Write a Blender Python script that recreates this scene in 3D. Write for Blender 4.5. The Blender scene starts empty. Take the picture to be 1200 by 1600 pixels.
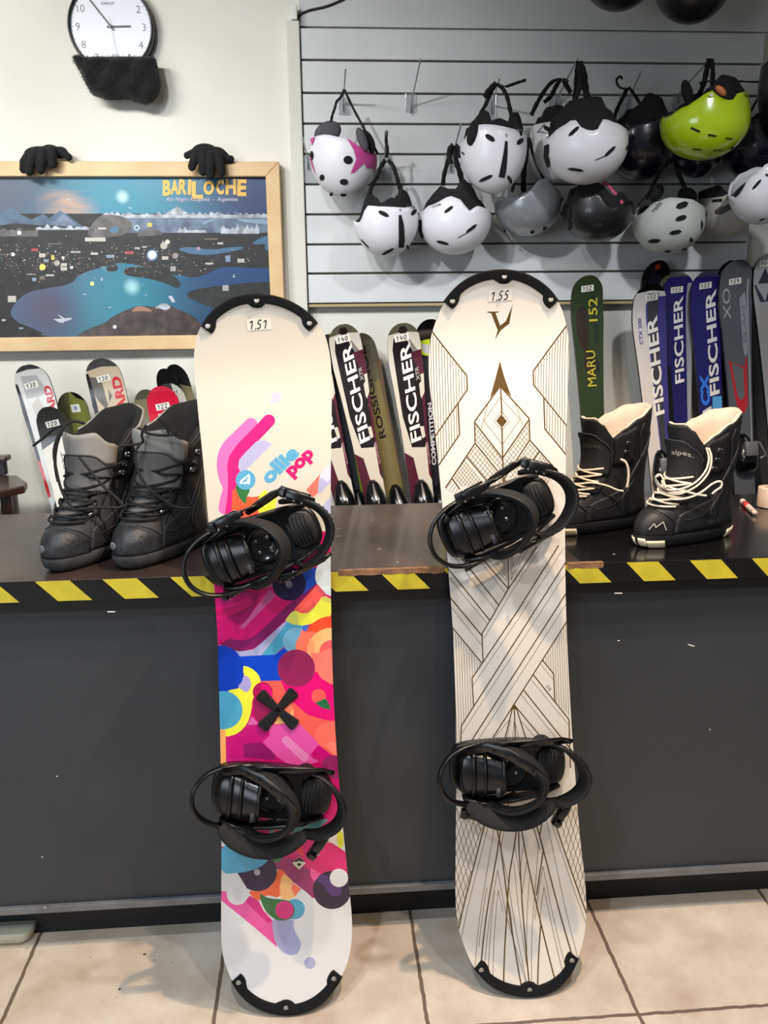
import bpy, bmesh, math, random
from math import sin, cos, pi, radians, sqrt, atan2
from mathutils import Vector as V3, Matrix
from mathutils.geometry import delaunay_2d_cdt

random.seed(7)
SC = bpy.context.scene
COL = SC.collection

# ---------------------------------------------------------------- camera
FPX = 1350.0
CAMH = 1.47
_y, _p, _r = radians(4.2), radians(13.4), radians(-0.6)
CF = V3((sin(_y)*cos(_p), cos(_y)*cos(_p), -sin(_p)))
_R = V3((cos(_y), -sin(_y), 0)); _U = _R.cross(CF)
CR = _R*cos(_r) + _U*sin(_r); CU = -_R*sin(_r) + _U*cos(_r)
CPOS = V3((0, 0, CAMH))
camd = bpy.data.cameras.new('camera'); cam = bpy.data.objects.new('camera', camd); COL.objects.link(cam)
camd.sensor_fit = 'VERTICAL'; camd.sensor_height = 24.0; camd.sensor_width = 18.0
camd.lens = FPX*24.0/1600.0; camd.clip_start = 0.02
cam.matrix_world = Matrix(((CR.x, CU.x, -CF.x, CPOS.x), (CR.y, CU.y, -CF.y, CPOS.y), (CR.z, CU.z, -CF.z, CPOS.z), (0, 0, 0, 1)))
SC.camera = cam

# ---------------------------------------------------------------- world, lamps, exposure
SC.view_settings.view_transform = 'Standard'; SC.view_settings.look = 'None'
SC.view_settings.gamma = 1.0; SC.view_settings.use_curve_mapping = False
SC.view_settings.exposure = 0.0
W = bpy.data.worlds.new('world'); SC.world = W; W.use_nodes = True
W.node_tree.nodes['Background'].inputs[0].default_value = (0.80, 0.90, 1.0, 1)
W.node_tree.nodes['Background'].inputs[1].default_value = 0.15

def lamp(name, kind, loc, target, energy, color, **kw):
    d = bpy.data.lights.new(name, kind); d.energy = energy; d.color = color
    for k, v in kw.items(): setattr(d, k, v)
    o = bpy.data.objects.new(name, d); COL.objects.link(o); o.location = loc
    o.rotation_euler = (V3(target)-V3(loc)).to_track_quat('-Z', 'Y').to_euler()
    return o
lamp('warm_downlight', 'SPOT', (0.54, 1.33, 2.62), (0.50, 1.60, 0.6), 132, (1.0, 0.71, 0.46), spot_size=radians(96), spot_blend=0.35, shadow_soft_size=0.022)
lamp('neutral_downlight_right', 'SPOT', (0.95, 1.15, 2.66), (0.95, 1.62, 1.4), 74, (0.94, 0.97, 1.0), spot_size=radians(104), spot_blend=0.45, shadow_soft_size=0.05)
lamp('neutral_downlight_left', 'SPOT', (-0.45, 1.0, 2.66), (-0.45, 1.75, 1.2), 60, (0.96, 0.98, 1.0), spot_size=radians(104), spot_blend=0.5, shadow_soft_size=0.06)
lamp('front_downlight', 'SPOT', (-0.75, -0.15, 2.66), (0.15, 1.7, 0.5), 66, (0.82, 0.91, 1.0), spot_size=radians(62), spot_blend=0.6, shadow_soft_size=0.03)
lamp('warm_front_downlight', 'SPOT', (0.95, 0.2, 2.66), (0.45, 1.7, 0.40), 58, (1.0, 0.78, 0.56), spot_size=radians(58), spot_blend=0.6, shadow_soft_size=0.03)
lamp('added_slat_fill', 'SPOT', (-0.9, 0.7, 2.68), (0.0, 3.03, 1.70), 112, (0.97, 0.98, 1.0), spot_size=radians(46), spot_blend=0.85, shadow_soft_size=0.04)  # added fill that brightens the left slats, not a known shop fixture
lamp('cool_window_light', 'AREA', (-2.2, -0.8, 1.5), (-0.3, 1.8, 0.6), 34, (0.80, 0.90, 1.0), shape='RECTANGLE', size=1.6, size_y=1.2)
lamp('left_tube_light', 'AREA', (-1.6, 1.2, 2.66), (-1.25, 3.0, 1.7), 15, (1.0, 0.98, 0.93), shape='RECTANGLE', size=0.9, size_y=0.15, spread=radians(90))

# ---------------------------------------------------------------- helpers
def ray(px, py):
    d = CF*FPX + CR*(px-600) - CU*(py-800); d.normalize(); return d
def at_y(px, py, Y): d = ray(px, py); return CPOS + d*(Y/d.y)
def at_z(px, py, Z): d = ray(px, py); return CPOS + d*((Z-CAMH)/d.z)
def mpp(Y): return Y/CF.dot(V3((0, 1, 0)))*0 + Y*0.985/FPX      # metres per photo pixel at depth Y near eye level

def lin(c):
    c = c/255.0
    return c/12.92 if c <= 0.04045 else ((c+0.055)/1.055)**2.4
def rgb(t): return (lin(t[0]), lin(t[1]), lin(t[2]), 1.0)
MATS = {}
def mat(name, c, rough=0.5, metal=0.0, noise=None, bump=None, coat=0.0, spec=0.5, alpha=1.0, trans=0.0, sheen=0.0, emit=None):
    if name in MATS: return MATS[name]
    m = bpy.data.materials.new(name); m.use_nodes = True; nt = m.node_tree; b = nt.nodes['Principled BSDF']
    b.inputs['Base Color'].default_value = rgb(c); b.inputs['Roughness'].default_value = rough
    b.inputs['Metallic'].default_value = metal; b.inputs['Specular IOR Level'].default_value = spec
    b.inputs['Coat Weight'].default_value = coat; b.inputs['Coat Roughness'].default_value = 0.12
    b.inputs['Alpha'].default_value = alpha; b.inputs['Transmission Weight'].default_value = trans
    b.inputs['Sheen Weight'].default_value = sheen
    tc = nt.nodes.new('ShaderNodeTexCoord')
    if noise:
        sc, amt = noise[0], noise[1]
        n = nt.nodes.new('ShaderNodeTexNoise'); n.inputs['Scale'].default_value = sc; n.inputs['Detail'].default_value = 6
        nt.links.new(tc.outputs['Object'], n.inputs['Vector'])
        mx = nt.nodes.new('ShaderNodeMix'); mx.data_type = 'RGBA'
        c2 = noise[2] if len(noise) > 2 else tuple(x*(1-amt) for x in c)
        r = nt.nodes.new('ShaderNodeValToRGB'); r.color_ramp.elements[0].position = 0.35; r.color_ramp.elements[1].position = 0.68
        nt.links.new(n.outputs['Fac'], r.inputs['Fac']); nt.links.new(r.outputs['Color'], mx.inputs[0])
        mx.inputs[6].default_value = rgb(c2); mx.inputs[7].default_value = rgb(c)
        nt.links.new(mx.outputs[2], b.inputs['Base Color'])
    if bump:
        n2 = nt.nodes.new('ShaderNodeTexNoise'); n2.inputs['Scale'].default_value = bump[0]; n2.inputs['Detail'].default_value = 4
        nt.links.new(tc.outputs['Object'], n2.inputs['Vector'])
        bp = nt.nodes.new('ShaderNodeBump'); bp.inputs['Strength'].default_value = bump[1]; bp.inputs['Distance'].default_value = bump[2] if len(bump) > 2 else 0.002
        nt.links.new(n2.outputs['Fac'], bp.inputs['Height']); nt.links.new(bp.outputs['Normal'], b.inputs['Normal'])
    MATS[name] = m
    return m
def cmat(c, rough=0.45, coat=0.0):
    return mat('paint_%d_%d_%d_%d_%d' % (c[0], c[1], c[2], int(rough*100), int(coat*100)), c, rough, coat=coat)

class MB:
    """collects geometry for ONE mesh object"""
    def __init__(s): s.v = []; s.f = []; s.m = []; s.mats = []; s.cur = 0; s.sm = []; s.smooth = False
    def use(s, m, smooth=None):
        if m not in s.mats: s.mats.append(m)
        s.cur = s.mats.index(m)
        if smooth is not None: s.smooth = smooth
        return s
    def add(s, vs, fs):
        o = len(s.v); s.v += [tuple(x) for x in vs]
        for f in fs: s.f.append([o+i for i in f]); s.m.append(s.cur); s.sm.append(s.smooth)
    def box(s, lo, hi, M=None):
        x0, y0, z0 = lo; x1, y1, z1 = hi
        vs = [V3(p) for p in ((x0,y0,z0),(x1,y0,z0),(x1,y1,z0),(x0,y1,z0),(x0,y0,z1),(x1,y0,z1),(x1,y1,z1),(x0,y1,z1))]
        if M: vs = [M(p) for p in vs]
        s.add(vs, [(0,3,2,1),(4,5,6,7),(0,1,5,4),(1,2,6,5),(2,3,7,6),(3,0,4,7)])
    def obox(s, c, ax, ay, az, hx, hy, hz):      # oriented box
        vs = [c + ax*(hx*i) + ay*(hy*j) + az*(hz*k) for k in (-1, 1) for j in (-1, 1) for i in (-1, 1)]
        s.add(vs, [(0,2,3,1),(4,5,7,6),(0,1,5,4),(1,3,7,5),(3,2,6,7),(2,0,4,6)])
    def sweep(s, pts, side, r1, r2, closed=False, seg=10, sq=1.0, caps=True):
        """tube / strap along pts; r1 along side vector, r2 across; r may be lists"""
        pts = [V3(p) for p in pts]; n = len(pts); rings = []
        for i, p in enumerate(pts):
            a = pts[(i-1) % n] if (closed or i > 0) else p
            b = pts[(i+1) % n] if (closed or i < n-1) else p
            t = (b-a).normalized()
            sd = V3(side[i]) if isinstance(side, list) else V3(side)
            sd = (sd - t*sd.dot(t))
            if sd.length < 1e-6: sd = t.orthogonal()
            sd.normalize(); nn = t.cross(sd)
            ra = r1[i] if isinstance(r1, list) else r1; rb = r2[i] if isinstance(r2, list) else r2
            rg = []
            for k in range(seg):
                q = 2*pi*k/seg; cx, cy = cos(q), sin(q)
                if sq != 1.0: cx = math.copysign(abs(cx)**sq, cx); cy = math.copysign(abs(cy)**sq, cy)
                rg.append(p + sd*(cx*ra) + nn*(cy*rb))
            rings.append(rg)
        vs = [v for r in rings for v in r]; fs = []
        m = n if closed else n-1
        for i in range(m):
            j = (i+1) % n
            for k in range(seg):
                l = (k+1) % seg; fs.append((i*seg+k, i*seg+l, j*seg+l, j*seg+k))
        if not closed and caps:
            fs.append(tuple(range(seg))[::-1]); fs.append(tuple((n-1)*seg+k for k in range(seg)))
        s.add(vs, fs)
    def tube(s, pts, r, closed=False, seg=8): s.sweep(pts, (0.31, 0.2, 0.93), r, r, closed, seg)
    def loft(s, rings, cap0=True, cap1=True, closed=False):
        n = len(rings[0]); vs = [v for r in rings for v in r]; fs = []
        R = len(rings)
        for i in range(R if closed else R-1):
            j = (i+1) % R
            for k in range(n):
                l = (k+1) % n; fs.append((i*n+k, i*n+l, j*n+l, j*n+k))
        if cap0: fs.append(tuple(range(n))[::-1])
        if cap1: fs.append(tuple((R-1)*n+k for k in range(n)))
        s.add(vs, fs)
    def prism(s, poly, d):                      # poly: list of 3D points, extruded by vector d
        n = len(poly); d = V3(d)
        vs = [V3(p) for p in poly] + [V3(p)+d for p in poly]
        s.add(vs, [tuple(range(n))[::-1], tuple(range(n, 2*n))] + [(i, (i+1) % n, n+(i+1) % n, n+i) for i in range(n)])
    def ell(s, c, ax, ay, az, nu=14, nv=9):     # ellipsoid with full axis vectors
        rings = []
        for j in range(1, nv):
            ph = pi*j/nv
            rings.append([c + ax*(sin(ph)*cos(2*pi*k/nu)) + ay*(sin(ph)*sin(2*pi*k/nu)) + az*cos(ph) for k in range(nu)])
        vs = [v for r in rings for v in r]; fs = []
        for i in range(len(rings)-1):
            for k in range(nu): fs.append((i*nu+k, (i+1)*nu+k, (i+1)*nu+(k+1) % nu, i*nu+(k+1) % nu))
        a = len(vs); vs += [c+az, c-az]
        for k in range(nu): fs.append((a, k, (k+1) % nu)); o = (len(rings)-1)*nu; fs.append((a+1, o+(k+1) % nu, o+k))
        s.add(vs, fs)
    def lathe(s, prof, c, ax, ay, az, seg=28, cap=True):   # prof: (r, h)
        rings = [[c + ax*(r*cos(2*pi*k/seg)) + ay*(r*sin(2*pi*k/seg)) + az*h for k in range(seg)] for r, h in prof]
        s.loft(rings, cap, cap)
    def build(s, name, parent=None, bevel=0.0, subsurf=0, solid=0.0, remesh=0.0, base=True):
        c = V3((0, 0, 0))
        if s.v:
            xs = [v[0] for v in s.v]; ys = [v[1] for v in s.v]; zs = [v[2] for v in s.v]
            c = V3(((min(xs)+max(xs))/2, (min(ys)+max(ys))/2, min(zs)))
        me = bpy.data.meshes.new(name)
        me.from_pydata([(v[0]-c.x, v[1]-c.y, v[2]-c.z) for v in s.v], [], s.f)
        for m in s.mats: me.materials.append(m)
        me.polygons.foreach_set('material_index', s.m); me.polygons.foreach_set('use_smooth', s.sm); me.update()
        o = bpy.data.objects.new(name, me); COL.objects.link(o)
        WL[o] = c
        if parent is not None:
            o.parent = parent; o.location = c - WL[parent]
        else: o.location = c
        if remesh:
            md = o.modifiers.new('remesh', 'REMESH'); md.mode = 'VOXEL'; md.voxel_size = remesh; md.use_smooth_shade = True
            ms = o.modifiers.new('smooth', 'SMOOTH'); ms.iterations = 4; ms.factor = 0.6
        if solid:
            md = o.modifiers.new('solid', 'SOLIDIFY'); md.thickness = solid; md.offset = -1
        if bevel:
            md = o.modifiers.new('bevel', 'BEVEL'); md.width = bevel; md.segments = 2; md.limit_method = 'ANGLE'; md.angle_limit = radians(40)
        if subsurf:
            md = o.modifiers.new('sub', 'SUBSURF'); md.levels = subsurf; md.render_levels = subsurf
        return o
WL = {}
def empty(name, loc, label, cat, group=None):
    o = bpy.data.objects.new(name, None); COL.objects.link(o); o.location = loc; o.empty_display_size = 0.05
    WL[o] = V3(loc); return tag(o, label, cat, group)
def tag(o, label, cat, group=None):
    o['label'] = label; o['category'] = cat
    if group: o['group'] = group
    return o
def struct(o): o['kind'] = 'structure'; return o

# ---- lettering from the built-in font, as flat mesh
_tx = {}
def glyphs(sx, bold):
    k = (sx, bold)
    if k not in _tx:
        cu = bpy.data.curves.new('t', 'FONT'); cu.body = sx; cu.offset = bold; cu.resolution_u = 3
        ob = bpy.data.objects.new('t', cu); me = bpy.data.meshes.new_from_object(ob)
        vs = [(v.co.x, v.co.y) for v in me.vertices]; fs = [tuple(p.vertices) for p in me.polygons]
        bpy.data.objects.remove(ob); bpy.data.meshes.remove(me); bpy.data.curves.remove(cu)
        if not vs: vs = [(0, 0), (1, 0), (1, 1)]; fs = []
        x0 = min(v[0] for v in vs); x1 = max(v[0] for v in vs); y0 = min(v[1] for v in vs); y1 = max(v[1] for v in vs)
        _tx[k] = ([((x-x0)/(x1-x0), (y-y0)/(y1-y0)) for x, y in vs], fs, (x1-x0)/(y1-y0))
    return _tx[k]
def text(mb, sx, m, fn, h, w=None, bold=0.0, shear=0.0):
    """fn(x, y) -> 3D; text box centred at 0,0 with height h (and width w or natural)"""
    vs, fs, asp = glyphs(sx, bold); ww = w if w else h*asp
    mb.use(m, False); mb.add([fn((x-0.5)*ww + shear*(y-0.5)*h, (y-0.5)*h) for x, y in vs], fs)
HW = {'1': [[(.05, .72), (.42, 1.0), (.30, 0)]], '2': [[(.02, .80), (.15, .98), (.42, .98), (.50, .75), (.25, .35), (.0, .02), (.55, .04)]], '3': [[(.05, .92), (.35, 1.0), (.45, .78), (.2, .55), (.48, .38), (.38, .05), (.0, .05)]],
      '4': [[(.30, 1.0), (.02, .40), (.55, .42)], [(.48, .72), (.40, 0)]], '5': [[(.55, .98), (.18, .96), (.12, .55), (.40, .55), (.48, .28), (.30, .02), (.0, .08)]], '6': [[(.42, 1.0), (.10, .55), (.05, .2), (.25, .0), (.46, .18), (.40, .42), (.10, .38)]],
      '8': [[(.28, .52), (.05, .78), (.25, 1.0), (.46, .80), (.28, .52), (.02, .22), (.22, .0), (.48, .22), (.28, .52)]], '9': [[(.46, .78), (.25, 1.0), (.05, .75), (.20, .52), (.46, .70), (.42, .0)]], '0': [[(.25, 1.0), (.04, .65), (.08, .12), (.30, .0), (.50, .35), (.46, .85), (.25, 1.0)]], '.': [[(.02, .02), (.08, .0)]]}
def handwriting(mb, sx, m, fn, h, w, pen=.10):
    """marker digits as strokes, centred at 0,0"""
    tot = sum(.22 if c_ == '.' else .78 for c_ in sx); k = w/(tot*h) if tot else 1; x = 0; mb.use(m, False)
    for c_ in sx:
        for s_ in HW.get(c_, []):
            for q in stroke(smooth([((x+a)*k, b_) for a, b_ in s_], 1, False), pen, False):
                mb.add([fn((a-tot*k/2)*h+.15*(b_-.5)*h, (b_-.5)*h) for a, b_ in q], [tuple(range(len(q)))])
        x += .22 if c_ == '.' else .78
def rot2(cx, cy, deg):
    c, s_ = cos(radians(deg)), sin(radians(deg))
    return lambda x, y: (cx + x*c - y*s_, cy + x*s_ + y*c)

# ---- 2D shape helpers (lists of (x, y))
def circ(cx, cy, r, n=36, a0=0, a1=360):
    full = abs(a1-a0) >= 360
    k = n if full else n+1
    return [(cx+r*cos(radians(a0+(a1-a0)*i/n)), cy+r*sin(radians(a0+(a1-a0)*i/n))) for i in range(k)]
def stroke(pts, w, caps=False):
    """list of convex polygons following a polyline"""
    out = []
    for (x0, y0), (x1, y1) in zip(pts, pts[1:]):
        L = math.hypot(x1-x0, y1-y0)
        if L < 1e-9: continue
        nx, ny = -(y1-y0)/L*w/2, (x1-x0)/L*w/2
        out.append([(x0+nx, y0+ny), (x1+nx, y1+ny), (x1-nx, y1-ny), (x0-nx, y0-ny)])
    if caps: out += [circ(x, y, w/2, 20) for x, y in pts]
    elif len(pts) > 2: out += [circ(x, y, w/2, 8) for x, y in pts[1:-1]]
    return out
def smooth(pts, it=2, closed=True):
    for _ in range(it):
        q = []; n = len(pts)
        for i in range(n if closed else n-1):
            a = pts[i]; b = pts[(i+1) % n]
            q += [(a[0]*.75+b[0]*.25, a[1]*.75+b[1]*.25), (a[0]*.25+b[0]*.75, a[1]*.25+b[1]*.75)]
        if not closed: q = [pts[0]] + q + [pts[-1]]
        pts = q
    return pts
def hatch(poly, deg, step, w):
    c, s_ = cos(radians(deg)), sin(radians(deg))
    uv = [(x*c+y*s_, -x*s_+y*c) for x, y in poly]
    lo, hi = min(v for u, v in uv), max(v for u, v in uv); out = []
    v = lo+step*0.6
    while v < hi:
        xs = []
        for (u0, v0), (u1, v1) in zip(uv, uv[1:]+uv[:1]):
            if (v0 <= v) != (v1 <= v): xs.append(u0+(v-v0)/(v1-v0)*(u1-u0))
        xs.sort()
        for a, b in zip(xs[::2], xs[1::2]):
            if b-a > w: out += stroke([(a*c-v*s_, a*s_+v*c), (b*c-v*s_, b*s_+v*c)], w)
        v += step
    return out
def inside(x, y, poly):
    r = False; n = len(poly); j = n-1
    for i in range(n):
        xi, yi = poly[i]; xj, yj = poly[j]
        if (yi > y) != (yj > y) and x < (xj-xi)*(y-yi)/(yj-yi)+xi: r = not r
        j = i
    return r
def art(mb, outline, shapes, fn, base, grid=0.0, smooth_=True, gridx=0.0):
    """flat printed surface: planar partition of outline by shapes [(poly, material)], last wins"""
    vs = []; es = []
    def addp(p, closed=True):
        o = len(vs); vs.extend(V3((a, b)) for a, b in p); n = len(p)
        es.extend((o+i, o+(i+1) % n) for i in range(n if closed else n-1))
    addp(outline)
    y0 = min(p[1] for p in outline); y1 = max(p[1] for p in outline); x0 = min(p[0] for p in outline); x1 = max(p[0] for p in outline)
    SH = []
    for p, m in shapes:
        bb = (min(a for a, b in p), max(a for a, b in p), min(b for a, b in p), max(b for a, b in p))
        if bb[1] < x0 or bb[0] > x1 or bb[3] < y0 or bb[2] > y1: continue
        addp(p); SH.append((p, m, bb))
    if grid:
        g = y0+grid
        while g < y1: addp([(x0-.01, g), (x1+.01, g)], False); g += grid
    if gridx:
        g = x0+gridx
        while g < x1: addp([(g, y0-.01), (g, y1+.01)], False); g += gridx
    rv, _, rf, *_r2 = delaunay_2d_cdt(vs, es, [], 0, 1e-7)
    vmap = {}
    pts = []
    for f in rf:
        cx = sum(rv[i].x for i in f)/len(f); cy = sum(rv[i].y for i in f)/len(f)
        if not inside(cx, cy, outline): continue
        m = base
        for p, mm, bb in reversed(SH):
            if bb[0] <= cx <= bb[1] and bb[2] <= cy <= bb[3] and inside(cx, cy, p): m = mm; break
        mb.use(m, smooth_)
        o = []
        for i in f:
            if i not in vmap: vmap[i] = len(mb.v); mb.v.append(tuple(fn(rv[i].x, rv[i].y)))
            o.append(vmap[i])
        mb.f.append(o); mb.m.append(mb.cur); mb.sm.append(mb.smooth)

BLK = mat('black_plastic', (10, 10, 12), 0.30, bump=(60, 0.1))
BLKM = mat('black_matte', (13, 13, 15), 0.7, noise=(30, .3), spec=.25)
BLKG = mat('black_gloss', (9, 9, 11), 0.12, coat=.5)
RUB = mat('black_rubber', (9, 9, 11), 0.55)
STRAP = mat('black_webbing', (11, 11, 13), 0.8, bump=(300, .3))
METAL = mat('steel', (190, 190, 190), 0.25, 1.0)
STICK = mat('paper_label', (225, 222, 214), 0.6)
INK = mat('marker_ink', (18, 18, 20), 0.6)
GREYIN = mat('grey_foam', (95, 95, 98), 0.85)
# ================================================================ room
WY = 3.05           # wall plane
EDGE_Y, TOPZ = 1.770, 0.9197
def grout_floor():
    m = bpy.data.materials.new('floor_tile'); m.use_nodes = True; nt = m.node_tree; b = nt.nodes['Principled BSDF']
    tc = nt.nodes.new('ShaderNodeTexCoord')
    P = [at_z(*p, 0) for p in ((64.8, 1470), (350, 1503), (643, 1447), (923, 1422.5))]
    s_ = (P[3].x-P[0].x)/3.0; x0 = P[0].x
    yl = at_z(1007, 1588.6, 0).y
    mp = nt.nodes.new('ShaderNodeMapping'); mp.inputs['Location'].default_value = (-x0/s_, -yl/s_, 0); mp.inputs['Scale'].default_value = (1/s_, 1/s_, 1)
    n0 = nt.nodes.new('ShaderNodeTexNoise'); n0.inputs['Scale'].default_value = 30; n0.inputs['Detail'].default_value = 3
    nt.links.new(tc.outputs['Object'], n0.inputs['Vector'])
    wob = nt.nodes.new('ShaderNodeMix'); wob.data_type = 'VECTOR'; wob.inputs[0].default_value = 0.008
    nt.links.new(tc.outputs['Object'], wob.inputs[4]); nt.links.new(n0.outputs['Color'], wob.inputs[5])
    nt.links.new(wob.outputs[1], mp.inputs['Vector'])
    br = nt.nodes.new('ShaderNodeTexBrick'); br.offset = 0.0; br.inputs['Scale'].default_value = 1.0; br.inputs['Brick Width'].default_value = 1.0; br.inputs['Row Height'].default_value = 1.0
    br.inputs['Mortar Size'].default_value = 0.010; br.inputs['Mortar Smooth'].default_value = 0.15
    br.inputs['Color1'].default_value = (1, 1, 1, 1); br.inputs['Color2'].default_value = (.93, .93, .93, 1); br.inputs['Mortar'].default_value = (0, 0, 0, 1)
    nt.links.new(mp.outputs[0], br.inputs['Vector'])
    n1 = nt.nodes.new('ShaderNodeTexNoise'); n1.inputs['Scale'].default_value = 5.5; n1.inputs['Detail'].default_value = 9; n1.inputs['Roughness'].default_value = .62
    nt.links.new(tc.outputs['Object'], n1.inputs['Vector'])
    cr = nt.nodes.new('ShaderNodeValToRGB')
    cr.color_ramp.elements[0].position = .3; cr.color_ramp.elements[0].color = rgb((186, 170, 150))
    cr.color_ramp.elements[1].position = .68; cr.color_ramp.elements[1].color = rgb((222, 213, 200))
    nt.links.new(n1.outputs['Fac'], cr.inputs['Fac'])
    mx = nt.nodes.new('ShaderNodeMix'); mx.data_type = 'RGBA'; nt.links.new(br.outputs['Fac'], mx.inputs[0])
    nt.links.new(cr.outputs['Color'], mx.inputs[6]); mx.inputs[7].default_value = rgb((112, 98, 84))
    nt.links.new(mx.outputs[2], b.inputs['Base Color'])
    b.inputs['Roughness'].default_value = .42
    bp = nt.nodes.new('ShaderNodeBump'); bp.inputs['Strength'].default_value = .5; bp.inputs['Distance'].default_value = .002; bp.invert = True
    nt.links.new(br.outputs['Fac'], bp.inputs['Height']); nt.links.new(bp.outputs['Normal'], b.inputs['Normal'])
    return m
mb = MB(); mb.use(grout_floor()); mb.add([(-3.5, -2.2, 0), (3.5, -2.2, 0), (3.5, WY, 0), (-3.5, WY, 0)], [(0, 1, 2, 3)])
o = mb.build('floor'); struct(o)
# keep object coords equal to world coords for the tile pattern
c = o.location.copy()
for v in o.data.vertices: v.co += c
o.location = (0, 0, 0)

WALLM = mat('wall_paint', (217, 215, 206), .8, noise=(3, .03), bump=(90, .08))
WALL2 = mat('wall_paint_grey', (196, 198, 198), .8, noise=(3, .03))
mb = MB(); mb.use(WALLM); mb.box((-3.5, WY, 0), (3.5, WY+.1, 2.8)); struct(mb.build('wall_back'))
mb = MB(); mb.use(mat('ceiling_paint', (200, 200, 198), .9)); mb.box((-3.5, .2, 2.8), (3.5, WY+.1, 2.9)); struct(mb.build('ceiling'))
mb = MB(); mb.use(WALLM); mb.box((-3.6, -2.2, 0), (-3.5, WY+.1, 2.8)); struct(mb.build('wall_left'))
mb = MB(); mb.use(WALLM); mb.box((3.5, -2.2, 0), (3.6, WY+.1, 2.8)); struct(mb.build('wall_right'))

# slat wall panel
sl = at_y(470, 44, 3.01); sr = at_y(482.6, 480, 3.01)
SX0 = (sl.x+sr.x)/2; SZ1 = sl.z; SZ0 = sr.z; SX1 = at_y(1192, 100, 3.01).x
SLAT = mat('slat_white', (205, 207, 207), .5, noise=(4, .04)); GRV = mat('slat_groove', (112, 104, 92), .8); MDF = mat('mdf_edge', (170, 150, 112), .8)
mb = MB(); mb.use(GRV); mb.box((SX0, 3.028, SZ0), (SX1, WY, SZ1))
ng = 9; zz = [SZ1 - (SZ1-SZ0)*0.0]
gz = [at_y(480, y, 3.01).z for y in (93.5, 145, 193, 240.5, 288, 335, 382, 427.5, 475)]
top = SZ1
for i, g in enumerate(gz):
    mb.use(SLAT); mb.box((SX0, 3.01, g+.0035), (SX1, 3.028, top)); top = g-.0035
mb.use(MDF); mb.box((SX0, 3.012, SZ0), (SX1, 3.03, gz[-1]-.001))
tag(mb.build('slat_wall_panel', bevel=.0012), 'white slatted display panel on the wall where the helmets hang', 'wall panel')
# vertical trim strip and cable
mb = MB(); mb.use(mat('trim_white', (205, 203, 192), .6)); t0 = at_y(461, 35, 3.02); mb.box((t0.x-.028, 3.0, .2), (SX0-.004, WY, t0.z))
struct(mb.build('trim_1', bevel=.003))
mb = MB(); mb.use(mat('box_white', (214, 214, 210), .5)); a = at_y(455, 12, 3.03); b_ = at_y(465, 35, 3.03); mb.box((a.x, 3.0, b_.z), (b_.x, WY, a.z))
tag(mb.build('cable_trunking_end', bevel=.003), 'small white plastic cable box at the top of the wall trim strip', 'cable box')
mb = MB(); mb.use(RUB, True); pts = [at_y(x, y, 3.035) for x, y in ((461, 33), (465, 27), (472, 21), (485, 16), (505, 12), (520, 7), (536, 0), (556, -12))]
mb.tube(pts, .0045); tag(mb.build('power_cable'), 'thin black cable curving along the wall above the slatted panel', 'cable')
# wall panel above the slats: faint board seams
mb = MB(); mb.use(WALL2); a = at_y(468, 42, 3.03); mb.box((a.x, 3.035, a.z+.004), (3.4, WY, 2.79)); struct(mb.build('trim_2'))

# ================================================================ counter
PAN = mat('counter_panel', (56, 60, 65), .42, noise=(2.2, .08), bump=(140, .06))
CTOP = mat('counter_top_wood', (62, 48, 44), .42, noise=(9, .25), coat=.25, bump=(50, .06))
CTOPB = mat('counter_top_black', (17, 16, 17), .25, coat=.4, noise=(12, .3))
YEL = mat('hazard_yellow', (208, 192, 52), .38, coat=.3, noise=(25, .08)); TBK = mat('hazard_black', (15, 15, 16), .3, coat=.3)
LIP = mat('metal_trim', (128, 130, 134), .35, .35, noise=(20, .12))
KICK = mat('kick_board', (26, 25, 26), .7); RAWW = mat('chipped_wood', (150, 108, 76), .8, noise=(60, .3))
ctr = empty('counter', ((0, EDGE_Y+.3, 0)), 'long grey shop counter with dark top and black and yellow hazard tape along its edge', 'counter')
XL, XR, BACK = -2.3, 2.6, 2.40
mb = MB(); mb.use(CTOP)
xm = at_z(886, 860, TOPZ).x
mb.box((XL, EDGE_Y, TOPZ-.045), (xm, BACK, TOPZ)); mb.use(CTOPB); mb.box((xm, EDGE_Y, TOPZ-.045), (XR, BACK, TOPZ+.0006))
mb.build('countertop', ctr, bevel=.002)
mb = MB(); mb.use(TBK); mb.box((XL, EDGE_Y+.006, .848), (XR, BACK-.02, TOPZ-.0455)); mb.build('edge_moulding', ctr)
# hazard tape on the front edge
sh = []
ups = (-62, 54, 160, 266, 372, 514.5-22, 590, 691, 780, 876, 977, 1075, 1171, 1270)
tw = [at_y(x, 905, EDGE_Y).x for x in ups]
for i, x in enumerate(tw):
    w_ = .071; sh.append(([(x, .0445), (x+w_, .0445), (x+w_+.043, 0), (x+.043, 0)], YEL))
mb = MB(); art(mb, [(XL, 0), (XR, 0), (XR, .0445), (XL, .0445)], sh, lambda x, z: V3((x, EDGE_Y-.0012, TOPZ-.0452+z)), TBK, smooth_=False)
mb.use(TBK); mb.box((XL, EDGE_Y-.0011, TOPZ-.045), (XR, EDGE_Y, TOPZ-.001))
ht = mb.build('hazard_tape', ctr); ht['label'] = 'black and yellow diagonal striped warning tape'
for x0, x1, y0 in ((528, 694, 886), (700, 708, 884), (887, 943, 878)):
    a = at_y(x0, y0, EDGE_Y); b_ = at_y(x1, y0, EDGE_Y)
    n = 14; pts = []; mb = MB(); mb.use(RAWW)
    for i in range(n+1): pts.append(V3((a.x+(b_.x-a.x)*i/n, EDGE_Y-.0016, TOPZ-.009-random.random()*.004)))
    up = [V3((p.x, EDGE_Y-.0016, TOPZ+.0012)) for p in reversed(pts)]; bk = []
    mb.prism(pts+up, (0, .012, 0)); wr = mb.build('chipped_edge', ctr); wr['label'] = 'chipped raw wood along the worn edge'
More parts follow.
